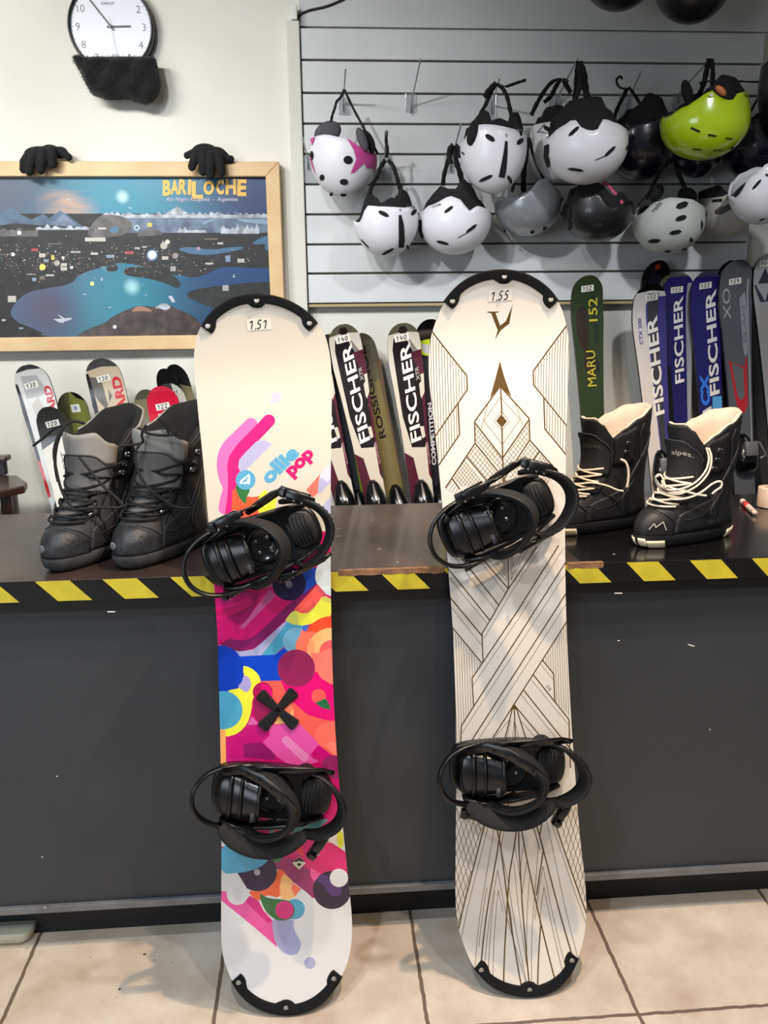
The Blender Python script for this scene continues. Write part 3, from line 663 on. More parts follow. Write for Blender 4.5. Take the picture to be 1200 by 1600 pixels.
def helmet(label, cx, cy, hw, hh, Y, rim, pads=None, shell=None, vents=(), patches=(), straps=(), hook=None, tilt=0, dy=.92, texts=(), padm=None, extra=None, strapm=None):
    """cx, cy: photo position of the widest level; hw, hh: half width and dome height there"""
    dz = .04+(480-cy)*.7*hw/1350/hh; rim = [(a, b-dz) for a, b in rim]; pads = [(a, b-dz*.7) for a, b in pads] if pads else None
    k = mpp(Y); rx, rz, ry = hw*k, hh*k, hw*k*dy; C = at_y(cx, cy, Y)
    ct, st = cos(radians(tilt)), sin(radians(tilt))
    def P(x, y, z):                      # normalised local -> world (tilt turns in the picture plane)
        X_, Z_ = x*rx, z*rz
        return C + V3((X_*ct - Z_*st, y*ry, X_*st + Z_*ct))
    def onf(x, z, o=1.015):              # point on the front of the shell
        r2 = 1-x*x-(min(z, 0))**2; 
        return P(x*o, -sqrt(max(0.0, r2))*o - .0, z*(o if z < 0 else 1))
    root = empty('ski_helmet', C-V3((0, 0, rz)), label, 'helmet', 'helmets hanging on the slatted panel')
    def shellmesh(mb, m, prof, s_, thick):
        mb.use(m, True); nu, nv = 48, 14; outer, inner = [], []
        for j in range(nv+1):
            ro, ri = [], []
            for i in range(nu):
                th = 2*pi*i/nu; zt = interp(prof, cos(th)) if sin(th) <= 0 else interp(prof, cos(th))*.85+.06
                zt = min(zt, 1.2); f = j/nv
                # latitude from pole to rim
                phr = math.acos(max(-1, min(1, -zt))) if zt < 0 else pi/2
                if zt <= 0: ph = phr*f; z_ = -cos(ph); r_ = sin(ph)
                else:
                    arc = pi/2; tot = arc+zt; d = tot*f
                    if d < arc: z_ = -cos(d); r_ = sin(d)
                    else: z_ = d-arc; r_ = 1-.10*(d-arc)**1.5
                ro.append(P(cos(th)*r_*s_, sin(th)*r_*s_, z_*(s_ if z_ < 0 else 1))); si = s_-thick
                ri.append(P(cos(th)*r_*si, sin(th)*r_*si, z_*(si if z_ < 0 else 1)))
            outer.append(ro); inner.append(ri)
        rings = outer[1:]+inner[::-1][:-1]
        n = nu; o = len(mb.v); mb.loft(rings, True, True)
    mb = MB(); shellmesh(mb, shell, rim, 1.0, .07)
    mb.use(LIN, False)
    for pts in vents:                     # [(x, z, w), ...] dark slots following the shell
        P_ = []; q_ = []
        for (xa, za, wa), (xb, zb, wb) in zip(pts, pts[1:]): q_ += [(xa+(xb-xa)*t/5, za+(zb-za)*t/5, wa+(wb-wa)*t/5) for t in range(5)]
        pts = q_+[pts[-1]]
        for i, (x, z, w) in enumerate(pts):
            w = w*1.12
            a = pts[max(0, i-1)]; b = pts[min(len(pts)-1, i+1)]; L = math.hypot(b[0]-a[0], b[1]-a[1]) or 1; nx, nz = -(b[1]-a[1])/L*w, (b[0]-a[0])/L*w
            P_.append((onf(x+nx, z+nz), onf(x-nx, z-nz)))
        vs = [p for pr in P_ for p in pr]; mb.add(vs, [(2*i, 2*i+1, 2*i+3, 2*i+2) for i in range(len(P_)-1)])
    for poly, m in patches:
        mb.use(m, True); bm_ = []
        art(mb, poly, [], lambda x, z: onf(x, min(z, interp(rim, x)-.01), 1.016), m, grid=.05, gridx=.05)
    for sx, x, z, h, deg, m in texts:
        f = rot2(x, z, deg); text(mb, sx, m, lambda a, b, f=f: onf(*f(a, b), 1.014), h, bold=.01)
    mb.build('shell', root)
    if pads:
        mb = MB(); shellmesh(mb, padm or LIN, pads, .91, .14); mb.build('padding', root)
    kk = mpp(Y)
    for pts, w in straps:                # photo polylines
        mb = MB(); mb.use(strapm or STRAP, True)
        P_ = [at_y(x, y, Y+d_) for x, y, d_ in pts]
        for _ in range(2): P_ = [P_[0]]+[v for a_, b_ in zip(P_, P_[1:]) for v in (a_*.75+b_*.25, a_*.25+b_*.75)]+[P_[-1]]
        mb.sweep(P_, (1, 0.3, 0), [w*kk/2*(1+.12*sin(i*2.1)) for i in range(len(P_))], .0018, seg=8, sq=.6); mb.build('chin_strap', root)
    if extra: extra(root, P, onf, kk)
    return root

def SL(x0, z0, x1, z1, w): xm, zm = (x0+x1)/2, (z0+z1)/2; return [(x0, z0, .005), (x0*.8+x1*.2, z0*.8+z1*.2, w), (xm, zm, w*1.1), (x0*.2+x1*.8, z0*.2+z1*.8, w), (x1, z1, .005)]
def lobe(x, y, rx, rz, m, tilt=0, name='ear_pad', Yo=-.03):
    def f(root, P, onf, kk):
        c_, s_ = cos(radians(tilt)), sin(radians(tilt)); Yb = WL[root].y+Yo
        mb = MB(); mb.use(m, True); mb.ell(at_y(x, y, Yb), V3((rx*kk*c_, 0, rx*kk*s_)), V3((0, .014, 0)), V3((-rz*kk*s_, 0, rz*kk*c_)), 18, 12); mb.build(name, root)
    return f
def multi(*fs):
    def f(root, P, onf, kk):
        for g in fs: g(root, P, onf, kk)
    return f
# 1 white with pink pattern, skate style
def h1x(root, P, onf, kk):
    lobe(512, 207, 21, 15, LING, 25, Yo=.0)(root, P, onf, kk); lobe(566, 218, 7, 17, LING, 22, Yo=-.09)(root, P, onf, kk); lobe(574, 222, 10, 18, LIN, 25, Yo=-.06)(root, P, onf, kk)
dots = [(-.92, -.12, .06, .10), (.10, -.25, .13, .09), (-.62, -.60, .07, .06), (.0, -.70, .12, .06), (-.35, -.93, .05, .03), (.0, -.955, .09, .025)]
def dot(x, z, a, b, n=14): return [(x+a*cos(2*pi*i/n), z+b*sin(2*pi*i/n)) for i in range(n)]
helmet('white helmet with a pink jagged pattern and round vents, leftmost on the slatted wall', 537, 240, 51, 62, 2.86, [(-1, .42), (-.6, .44), (0, .36), (.5, .20), (1, .10)], [(-1, .2), (-.5, .3), (.5, .1), (1, .1)], WHT,
    patches=[([(-.97, .26), (-.82, .27), (-.90, .10)], PNK), ([(-.99, -.1), (-.93, -.15), (-.80, -.52), (-.9, -.35)], PNK),
             ([(.05, .22), (.35, .08), (.62, .03), (.72, -.05), (.92, -.02), (.96, -.26), (.89, -.46), (.84, -.34), (.62, -.38), (.56, -.28), (.28, -.50), (.18, -.52), (.33, -.22), (.24, -.02)], PNK)] + [(dot(*d), LIN) for d in dots],
    straps=[([(538, 140, -.02), (531, 155, -.02), (526, 157, -.02), (523, 170, -.02), (519, 180, -.02), (517, 193, 0)], 4), ([(538, 140, -.02), (552, 170, -.03), (567, 197, -.05), (580, 222, -.05), (590, 240, -.04)], 4)], extra=h1x, tilt=-2)
front_rim = [(-1, .05), (-.86, .0), (-.62, .42), (-.2, .38), (.5, .36), (.8, .42), (1, .25)]
front_pad = [(-1, .0), (-.9, .1), (-.7, .72), (-.45, .62), (-.25, .45), (.15, .60), (.35, .55), (.5, .85), (.7, .75), (1, .2)]
fv = [SL(-.30, .16, .02, .02, .045), SL(.70, .08, .90, .24, .045), [(.35, .06, .035), (.39, -.2, .075), (.42, -.55, .085), (.42, -.76, .08)], SL(-.16, -.94, .20, -.78, .03), SL(-.80, -.52, -.55, -.76, .015), SL(.58, -.70, .72, -.76, .03)]
helmet('white forward-facing helmet with a black centre slot, in the lower row', 603, 344, 49, 54, 2.86, front_rim, front_pad, WHT, vents=fv, texts=[('CARM', .70, .30, .07, -6, GREYIN), ('n', .36, .19, .06, 0, GREYIN)],
    straps=[([(602, 250, -.02), (594, 262, -.02), (590, 276, -.02), (580, 290, -.01), (576, 312, 0)], 7), ([(606, 250, -.02), (614, 258, -.02), (618, 270, -.02), (622, 284, -.02), (627, 300, 0)], 7), ([(604, 246, -.02), (606, 232, -.03), (603, 222, -.03), (604, 205, -.04)], 5)])
fv2 = [SL(-.42, .18, -.14, .04, .045), SL(.52, .0, .76, .12, .045), [(.19, .04, .035), (.18, -.2, .055), (.15, -.55, .085), (.13, -.70, .085)], SL(-.50, -.76, -.14, -.66, .03), SL(.30, -.66, .52, -.80, .03), SL(-.92, -.18, -.98, -.1, .01)]
helmet('white forward-facing helmet with a black centre slot, in the upper row', 771, 232, 50, 64, 2.77, [(-1, .25), (-.8, .45), (-.6, .55), (.9, .42), (1, .35)], [(-1, .2), (-.85, .62), (-.6, .78), (-.42, .85), (-.3, .58), (0, .64), (.35, .56), (.5, .78), (.72, .8), (.9, .55), (1, .2)], WHT, vents=fv2,
    texts=[('CARM', .62, .30, .07, 3, GREYIN), ('n', .19, .16, .06, 0, GREYIN)],
    straps=[([(776, 130, -.02), (768, 142, -.02), (760, 162, -.02), (750, 178, -.02), (746, 190, 0)], 6), ([(776, 131, -.02), (786, 138, -.02), (793, 152, -.02), (797, 172, -.02), (802, 192, 0)], 7), ([(777, 132, -.03), (790, 136, -.03), (800, 132, -.03), (812, 128, -.03), (822, 125, -.03)], 5), ([(775, 130, -.03), (764, 140, -.03), (757, 152, -.03)], 8)], extra=multi(lobe(741, 206, 9, 20, LIN, -22, Yo=-.06), lobe(805, 200, 9, 18, LIN, 22, Yo=-.06)))
sv = [SL(-.42, .14, -.20, .32, .035), SL(.16, -.42, .46, -.18, .035), SL(-.58, -.62, -.26, -.72, .03), [(-.98, .02, .02), (-.97, -.3, .03), (-.9, -.5, .03)], SL(-.05, -.55, .20, -.42, .008)]
helmet('white helmet seen from the side, lower row, between the slotted helmet and the silver one', 711, 345, 55, 50, 2.88, [(-1, .35), (-.8, .5), (-.25, .72), (0, .62), (.25, .3), (.5, .45), (.8, .40), (1, .28)], [(-1, .4), (-.8, .8), (-.6, 1.0), (-.35, .9), (-.1, .9), (.1, 1.2), (.4, 1.0), (.65, .6), (1, .3)], WHT, vents=sv, texts=[('CARM', -.62, .36, .06, 14, GREYIN)],
    straps=[([(707, 228, -.02), (702, 246, -.02), (694, 270, -.02), (692, 290, 0)], 7), ([(712, 230, -.02), (712, 252, -.02), (719, 270, -.02), (723, 290, 0)], 9), ([(708, 226, -.03), (700, 236, -.03), (705, 256, -.03)], 8), ([(712, 226, -.04), (720, 236, -.04), (716, 246, -.04)], 7)])
# silver
helmet('silver grey helmet, lower row, between the white and black helmets', 825, 318, 52, 48, 2.895, [(-1, .3), (-.6, .22), (-.25, .34), (.12, .72), (.4, .78), (.65, .5), (1, .3)], [(-1, .05), (-.5, .1), (0, .25), (.6, .35), (1, .2)], SLV, vents=[SL(.0, -.90, .12, -.90, .03), SL(.35, -.82, .48, -.76, .03), SL(.84, .05, .98, .08, .05), SL(-.7, -.80, -.6, -.86, .02)],
    straps=[([(824, 215, 0), (822, 240, 0), (818, 270, 0), (818, 300, 0)], 9), ([(825, 215, 0), (818, 245, 0), (806, 275, 0), (800, 300, 0)], 5), ([(826, 215, 0), (836, 250, 0), (850, 280, 0)], 6)])
# white pair
helmet('white helmet mostly hidden behind the large white side-on helmet', 864, 232, 36, 50, 2.92, [(-1, .75), (0, .78), (1, .7)], [(-1, .6), (-.6, 1.15), (0, 1.2), (1, .9)], WHT, vents=[SL(-.62, .52, -.3, .35, .05), [(-.2, -.1, .03), (-.16, -.4, .06), (-.1, -.55, .05)]],
    straps=[([(830, 180, 0), (842, 155, 0), (860, 128, -.01), (878, 122, -.02), (888, 128, -.02)], 7), ([(850, 160, 0), (862, 150, -.01), (868, 135, -.02), (878, 122, -.03), (892, 145, -.02)], 8)])
helmet('large white helmet seen from the side, upper row, between the slotted and navy helmets', 915, 228, 63, 55, 2.69, [(-1, .35), (-.8, .55), (-.55, .7), (-.3, .42), (-.05, .38), (.15, .68), (.5, .60), (.8, .52), (1, .42)], [(-1, .4), (-.9, .95), (-.7, 1.15), (-.2, 1.2), (.1, 1.2), (.3, .9), (1, .3)], WHT, vents=[SL(-.62, .10, -.42, .32, .035), SL(.20, -.42, .46, -.16, .035), SL(-.55, -.66, -.20, -.74, .025), [(-.98, .0, .02), (-.97, -.3, .03), (-.88, -.55, .03)], SL(.80, -.20, .93, .0, .03), SL(.0, -.5, .22, -.40, .008)],
    texts=[('CARM', .82, .40, .06, -8, GREYIN)], straps=[([(904, 96, -.02), (901, 120, -.02), (900, 145, -.02), (894, 178, 0)], 9), ([(905, 96, -.02), (912, 112, -.03), (914, 135, -.02), (918, 155, -.02), (924, 180, 0)], 12), ([(903, 100, -.02), (908, 130, -.05), (898, 160, -.04)], 8)])
# navy
helmet('glossy dark navy helmet partly behind the large white helmet', 1003, 222, 56, 56, 2.885, [(-1, .3), (-.4, .55), (0, .6), (.5, .55), (1, .45)], [(-1, .3), (-.5, .9), (-.2, 1.2), (.2, 1.1), (.5, .7), (1, .4)], NAV, patches=[([(.05, .5), (.34, .55), (.34, .48), (.05, .42)], cmat((70, 70, 84)))], texts=[('QS', .2, .48, .05, 8, GREYIN)],
    straps=[([(980, 138, -.02), (972, 155, -.02), (964, 170, -.01), (959, 188, 0)], 7), ([(982, 136, -.02), (992, 148, -.02), (1003, 168, 0)], 5), ([(978, 140, -.03), (966, 136, -.03), (962, 124, -.03), (970, 118, -.03), (972, 124, -.03)], 4)])
# lime with dark one below
helmet('dark navy helmet hanging behind and below the yellow helmet', 1090, 224, 40, 50, 2.90, [(-1, .3), (0, .4), (1, .3)], [(-1, .2), (0, .3), (1, .2)], NAV, straps=[([(1060, 235, 0), (1055, 262, 0), (1066, 280, -.02)], 7)])
helmet('bright yellow-green glossy helmet hanging at the upper right', 1101, 193, 66, 52, 2.65, [(-1, .36), (-.75, .52), (-.48, .72), (-.30, .90), (-.1, .72), (.05, .62), (.22, .62), (.42, .84), (.62, .90), (.85, .70), (1, .55)], [(-1, .3), (-.6, .6), (-.3, .95), (0, 1.25), (.4, 1.2), (.7, .95), (1, .6)], LIM,
    vents=[[(-.6, -.28, .018), (-.42, -.40, .018)], [(-.24, -.48, .018), (-.06, -.52, .016)], [(.18, -.56, .014), (.36, -.57, .014)], [(-.42, -.78, .010), (-.24, -.82, .010)], [(.02, -.84, .010), (.24, -.82, .010)], SL(-.98, .16, -.90, .22, .03), SL(.46, -.75, .54, -.74, .03)],
    patches=[(circ(-.28, .52, .05, 16), cmat((205, 205, 150))), (circ(.58, .60, .05, 16), cmat((120, 130, 40)))],
    straps=[([(1108, 92, -.02), (1104, 110, -.02), (1100, 130, -.02), (1092, 150, 0)], 10), ([(1112, 92, -.02), (1114, 112, -.03), (1113, 130, -.02), (1120, 142, 0)], 9), ([(1093, 130, -.05), (1106, 126, -.06), (1118, 130, -.05)], 6)], extra=multi(lobe(1074, 145, 8, 19, LIN, 20, Yo=-.02), lobe(1150, 152, 8, 22, LIN, 35, Yo=.0), lobe(1126, 142, 10, 5, cmat((206, 120, 70)), -40, name='orange_tag', Yo=-.10)))
# black with pink strap
helmet('black helmet with a pink chin strap, lower row beside the silver helmet', 934, 330, 54, 46, 2.81, [(-1, .3), (-.7, .55), (-.3, .62), (-.1, .35), (.1, .1), (.4, .25), (.8, .38), (1, .2)], [(-1, .4), (-.8, .95), (-.5, 1.05), (-.2, .8), (.2, .45), (.5, .6), (.8, .4), (1, .1)], HBK, vents=[[(-.92, .1, .02), (-.9, -.3, .02), (-.8, -.6, .02)], SL(.2, -.5, .5, -.35, .03)],
    straps=[([(946, 284, -.06), (938, 294, -.07), (934, 304, -.07)], 5), ([(946, 284, -.06), (956, 296, -.08), (966, 308, -.08), (973, 318, -.08)], 6)], strapm=PSTR)
# off white with leaf vents
lv = [SL(-.20, .28, .12, .42, .07), SL(-.18, -.08, .12, .04, .06), SL(-.26, -.45, .05, -.38, .05), SL(-.66, -.66, -.40, -.66, .045), [(.82, .30, .01), (.86, .18, .04), (.90, .02, .01)], [(.62, -.02, .01), (.68, -.14, .045), (.72, -.28, .01)], [(.38, -.52, .01), (.45, -.6, .05), (.54, -.62, .01)], SL(-.15, -.93, .02, -.93, .02), SL(.32, -.86, .5, -.82, .02)]
helmet('off-white helmet with many leaf shaped vents, lower row', 1045, 345, 55, 50, 2.84, [(-1, .2), (-.7, .55), (-.4, .68), (.2, .66), (.7, .52), (1, .25)], [(-1, .2), (-.5, .6), (.5, .6), (1, .2)], WHT2, vents=lv, texts=[('reda', -.66, .30, .12, 60, GREYIN)],
    straps=[([(1036, 262, 0), (1022, 290, -.01), (1006, 310, -.01), (996, 322, 0)], 3), ([(1030, 270, 0), (1018, 292, 0), (1010, 312, 0)], 4), ([(1056, 262, 0), (1064, 280, 0), (1072, 300, -.01), (1082, 318, 0)], 10)], extra=multi(lobe(1026, 302, 14, 9, LIN, 50), lobe(1074, 306, 16, 12, LIN, -20)), tilt=-3)
# cream with writing
helmet('cream helmet with scribbled lettering, behind the white helmet at the right edge', 1133, 322, 44, 46, 2.90, [(-1, .45), (-.5, .4), (0, .55), (.4, .5), (1, .3)], [(-1, .7), (-.6, .75), (-.2, .4), (1, .2)], CRM, patches=[(smooth([(-.70, -.12), (-.52, .0), (-.44, -.05), (-.35, .02), (-.10, .0), (-.14, -.14), (-.32, -.20), (-.5, -.28), (-.66, -.24)], 1), cmat((66, 56, 54))), ([(-.74, .24), (-.48, .22), (-.48, .12), (-.74, .16)], LIN)], texts=[('nce', -.1, .22, .17, 188, cmat((70, 66, 66))), ('ob', -.1, .44, .16, 188, cmat((70, 66, 66)))], tilt=8)
helmet('white helmet with a long black slot, at the right edge of the photo', 1193, 298, 52, 50, 2.67, [(-1, .0), (-.7, .55), (-.3, .85), (.2, 1.0), (.7, .9), (1, .8)], [(-1, .0), (0, .5), (1, .5)], WHT, vents=[SL(-.28, .66, -.14, .92, .04), [(-.38, .40, .02), (-.1, .24, .035), (.2, .08, .05)], SL(-.68, .02, -.48, .28, .03), SL(-.32, -.88, -.2, -.84, .02)], tilt=6)
helmet('dark navy helmet at the right edge behind the yellow helmet', 1190, 226, 60, 54, 2.875, [(-1, .4), (-.6, .7), (0, .75), (1, .7)], [(-1, .5), (-.4, .9), (1, .9)], NAV, straps=[([(1199, 128, 0), (1175, 128, 0), (1155, 127, 0), (1146, 128, 0)], 7), ([(1196, 135, 0), (1180, 160, 0), (1166, 190, 0)], 4)])
helmet('black helmet hanging at the upper right edge of the slatted panel', 1243, 140, 54, 70, 2.70, [(-1, .7), (0, .75), (1, .7)], None, HBK)
helmet('black helmet hanging at the top edge of the photo above the yellow helmet', 1084, -34, 58, 60, 2.72, [(-1, .3), (0, .4), (1, .3)], [(-1, .3), (0, .6), (1, .3)], HBK)
helmet('black helmet cut off at the top edge, showing only a sliver of its dome', 969, -50, 56, 56, 2.72, [(-1, .3), (0, .4), (1, .3)], [(-1, .3), (0, .6), (1, .3)], HBK)
# ================================================================ snowboards
class Board:
    def __init__(s, tail, nose, L, kick, kl=.20):
        s.kick, s.kl = kick, kl
        B = at_z(tail[0], tail[1], .006); d = ray(*nose); m = CPOS-B; bb = m.dot(d)
        t = -bb+sqrt(max(0, bb*bb-(m.dot(m)-L*L))); T = CPOS+d*t
        s.L = (T-B).length; s.V = (T-B).normalized(); X = V3((1, 0, 0)); s.U = (X-s.V*X.dot(s.V)).normalized(); s.N = s.U.cross(s.V)
        if s.N.y > 0: s.N = -s.N
        s.O = B - s.N*kick
    def w(s, v):
        if v < s.kl: return s.kick*((s.kl-v)/s.kl)**1.9
        if v > s.L-s.kl: return s.kick*((v-s.L+s.kl)/s.kl)**1.9
        return 0.0
    def P(s, u, v, w=0.0):
        vv = max(-.002, min(s.L+.002, v)); return s.O + s.U*u + s.V*v + s.N*(s.w(vv)+w)
    def uv(s, px, py, w=0.0):
        d = ray(px, py); h = 0.0; u = v = 0
        for _ in range(6):
            Q = s.O + s.N*(h+w); k = (Q-CPOS).dot(s.N)/d.dot(s.N); q = CPOS+d*k-Q; u, v = q.dot(s.U), q.dot(s.V)
            h = s.w(max(0, min(s.L, v)))
        return (u, v)
def deck_mesh(bd, outline, shapes, base, side, back, name, root):
    mb = MB(); art(mb, outline, shapes, lambda u, v: bd.P(u, v), base, grid=.018)
    n = len(outline); T = .009
    c_ = (sum(p[0] for p in outline)/n, sum(p[1] for p in outline)/n)
    mb.use(side, True)
    a = [bd.P(u, v, .0) for u, v in outline]; b_ = [bd.P(u, v, -T) for u, v in outline]
    mb.add(a+b_, [(i, (i+1) % n, n+(i+1) % n, n+i) for i in range(n)])
    art(mb, outline, [], lambda u, v: bd.P(u, v, -T), back, grid=.02)
    return mb
def tip_guard(bd, px_pts, screws, root, name, cm, inw=.016):
    """px_pts: outer edge points on the photo, inner side offset towards the board centre"""
    o = smooth([bd.uv(*p) for p in px_pts], 2, closed=False)
    mb = MB(); mb.use(BLKM, False); n = len(o)
    out_, in_ = [], []
    sc = [bd.uv(*p) for p in screws]
    for i, (u, v) in enumerate(o):
        a = o[max(0, i-1)]; b_ = o[min(n-1, i+1)]; L = math.hypot(b_[0]-a[0], b_[1]-a[1]); nx, ny = -(b_[1]-a[1])/L, (b_[0]-a[0])/L
        if nx*(cm[0]-u)+ny*(cm[1]-v) < 0: nx, ny = -nx, -ny
        ex = 0
        for su, sv in sc:
            d = math.hypot(u+nx*.014-su, v+ny*.014-sv)
            if d < .017: ex = max(ex, .009*(1-(d/.017)**2)**.5)
        out_.append((u-nx*.0015, v-ny*.0015)); in_.append((u+nx*(inw+ex), v+ny*(inw+ex)))
    rings = []
    for i in range(n):
        q0, q1 = out_[i], in_[i]
        rings.append([bd.P(*q0, -.0095), bd.P(*q0, .003), bd.P(q0[0]*.85+q1[0]*.15, q0[1]*.85+q1[1]*.15, .0042), bd.P(q0[0]*.1+q1[0]*.9, q0[1]*.1+q1[1]*.9, .0042), bd.P(*q1, .0005)])
    vs = [v for r in rings for v in r]; m = 5
    mb.add(vs, [(i*m+k, i*m+k+1, (i+1)*m+k+1, (i+1)*m+k) for i in range(n-1) for k in range(m-1)] + [(0, 1, 2, 3, 4), tuple((n-1)*m+k for k in (4, 3, 2, 1, 0))])
    g = mb.build(name, root)
    for su, sv in sc:
        mb = MB(); mb.use(mat('screw_grey', (168, 166, 162), .35, .6), True)
        c_ = bd.P(su, sv, .004); mb.lathe([(.0056, 0), (.0056, .0008), (.004, .0016), (.0015, .0012)], c_, bd.U, bd.V, bd.N, 18)
        mb.build('screw', g)
def label_on(bd, cx, cy, w, h, deg, sx, name, root, tw, th, wofs=.0006, pm=None, ink=None, bold=.01, shear=0.12):
    """small paper label with handwriting, sitting on the board surface"""
    u0, v0 = bd.uv(cx, cy); f = rot2(u0, v0, deg); mb = MB()
    if w: mb.use(pm or STICK); q = [f(*p) for p in ((-w/2, -h/2), (w/2, -h/2), (w/2, h/2), (-w/2, h/2))]; mb.add([bd.P(u, v, wofs) for u, v in q], [(0, 1, 2, 3)])
    handwriting(mb, sx, ink or INK, lambda x, y: bd.P(*f(x, y), wofs+.0004), th, tw, pen=.13)
    return mb.build(name, root)
def make_binding(bd, cpx, deg, root, flip=1, label=None, variant=0):
    u0, v0 = bd.uv(*cpx); f = rot2(u0, v0, deg)
    def Q(a, b, w):
        u, v = f(a, b*1.0); return bd.P(u, v, 0)+bd.N*w
    A = (Q(1, 0, 0)-Q(0, 0, 0)); A = (bd.U*cos(radians(deg))+bd.V*sin(radians(deg))).normalized(); Bv = (bd.V*cos(radians(deg))-bd.U*sin(radians(deg))).normalized(); N = bd.N
    F = flip
    # baseplate with raised side rails
    mb = MB(); mb.use(BLK, True)
    prof = smooth([(-.125, -.03), (-.11, -.052), (-.05, -.058), (.04, -.060), (.105, -.050), (.13, -.03), (.13, .03), (.105, .050), (.04, .060), (-.05, .058), (-.11, .052), (-.125, .03)], 2)
    mb.loft([[Q(a*s_, b*s_, w) for a, b in prof] for s_, w in ((.97, .001), (1, .004), (1, .016), (.96, .021), (.90, .020))])
    for sg in (-1, 1):
        mb.sweep([Q(.115, sg*.047, .015), Q(.07, sg*.056, .034), (Q(.0, sg*.062, .045)), Q(-.06, sg*.062, .050), Q(-.10, sg*.052, .050)], N, [.008, .014, .020, .022, .018], .005, seg=10, sq=.7)
    o = mb.build('binding', root)
    if label: o['label'] = label
    mb = MB(); mb.use(GREYIN); 
    mb.use(BLKG, True); c_ = Q(.005, 0, .0205); mb.lathe([(.042, 0), (.041, .004), (.034, .006), (.030, .003), (.0, .003)], c_, A, Bv, N, 32, cap=False)
    for i in range(4):
        a = pi/4+i*pi/2; mb.use(METAL, True); mb.lathe([(.0045, .003), (.0045, .0065), (.002, .007)], c_+A*(.018*cos(a))+Bv*(.018*sin(a)), A, Bv, N, 12)
    mb.build('mounting_disc', o)
    # heel pad and toe pad
    mb = MB(); mb.use(RUB, True)
    mb.loft([[Q(.085+a*s_, b*s_, w) for a, b in smooth([(-.02, -.042), (.03, -.038), (.04, 0), (.03, .038), (-.02, .042)], 2)] for s_, w in ((1, .018), (1, .026), (.9, .029))])
    for i in range(6): mb.sweep([Q(.066+.008*i, -.03, .029), Q(.066+.008*i, .03, .029)], A, .0018, .0012, seg=6)
    mb.build('toe_pad', o)
    # heel hoop
    mb = MB(); mb.use(BLK, True)
    pts = [(.02, -.060, .030), (-.04, -.067, .045), (-.09, -.066, .062), (-.130, -.052, .075), (-.152, -.026, .084), (-.158, 0, .087), (-.152, .026, .084), (-.130, .052, .075), (-.09, .066, .062), (-.04, .067, .045), (.02, .060, .030)]
    P_ = [Q(*p) for p in pts]
    for _ in range(2): P_ = [P_[0]]+[x for a_, b_ in zip(P_, P_[1:]) for x in (a_*.75+b_*.25, a_*.25+b_*.75)]+[P_[-1]]
    n = len(P_); mb.sweep(P_, N, [.009+.005*abs(2*i/(n-1)-1)**1.5 for i in range(n)], .0046, seg=10, sq=.7)
    mb.build('heel_hoop', o)
    # highback folded forward: curved glossy shell
    mb = MB(); mb.use(mat('highback_plastic', (14, 14, 16), .26, bump=(40, .15)), True)
    g, h_ = [], []
    for j in range(13):
        s_ = j/12; a = -.108+.090*s_; hw = .050*(1-.16*s_**2)*(1 if s_ > .12 else .75+2*s_); r1, r2 = [], []
        for i in range(15):
            t = -1+2*i/14; bulge = (.014+.020*s_)*sqrt(max(0, 1-t*t))
            p = Q(a-.010*t*t*0, hw*t, .050+bulge+.012*s_); r1.append(p); r2.append(p-N*.005-A*.001)
        g.append(r1); h_.append(r2)
    rings = [r1+r2[::-1] for r1, r2 in zip(g, h_)]
    mb.loft(rings); hb = mb.build('highback', o)
    mb = MB(); mb.use(BLK, True)      # raised rim ribs of the highback
    for s_, rr in ((.30, .005), (.55, .004), (.97, .005)):
        a = -.108+.090*s_; hw = .050*(1-.16*s_**2)
        mb.sweep([Q(a, hw*t, .053+(.014+.020*s_)*sqrt(max(0, 1-t*t))+.012*s_) for t in [-.98+1.96*i/12 for i in range(13)]], A, rr, .0028, seg=8)
    mb.use(cmat((60, 60, 64)), True); mb.obox(Q(-.030, -.030, .084), A, Bv, N, .006, .010, .004); mb.build('highback_rib', o)
    # ankle strap: padded band arching forward
    def strapmesh(name, pts, wd, thick, m, inner=None, ribs=0, wscale=None):
        P_ = [Q(*p) for p in pts]; 
        # smooth the centre line
        for _ in range(2):
            q_ = [P_[0]]
            for a_, b_ in zip(P_, P_[1:]): q_ += [a_*.75+b_*.25, a_*.25+b_*.75]
            P_ = q_+[P_[-1]]
        n = len(P_); c2 = Q(-.06, 0, .04)
        r1 = [wd*(.55+.45*sin(pi*i/(n-1))**.7) for i in range(n)]
        side = (A*-.55+N*.83).normalized() if name == 'ankle_strap' else (A*.35+N*.94).normalized()
        mb = MB(); mb.use(m, True); mb.sweep(P_, side, r1, thick, seg=14, sq=.75)
        if inner: mb.use(inner, True); cen = sum(P_, V3((0, 0, 0)))/n; mb.sweep([p+(cen-p).normalized()*thick*1.2 for p in P_[2:-2]], side, [r*.86 for r in r1[2:-2]], thick*.8, seg=12, sq=.75)
        if ribs:
            mb.use(BLKM, True)
            for i in range(2, n-2):
                p = P_[i]; t = (P_[i+1]-P_[i-1]).normalized(); s2 = (side-t*side.dot(t)).normalized(); nn = t.cross(s2)
                if nn.dot(p-c2) < 0: nn = -nn
                mb.sweep([p+nn*thick*.9-s2*r1[i]*.7, p+nn*thick*1.1, p+nn*thick*.9+s2*r1[i]*.7], t, .0018, .0009, seg=6)
        # stitched edge piping
        mb.use(BLK, True)
        for sg in (-1, 1):
            E_ = []
            for i in range(1, n-1):
                t = (P_[i+1]-P_[i-1]).normalized(); s2 = (side-t*side.dot(t)).normalized(); E_.append(P_[i]+s2*(sg*r1[i]*.97))
            mb.tube(E_, .0016, seg=6)
        return mb.build(name, o), P_
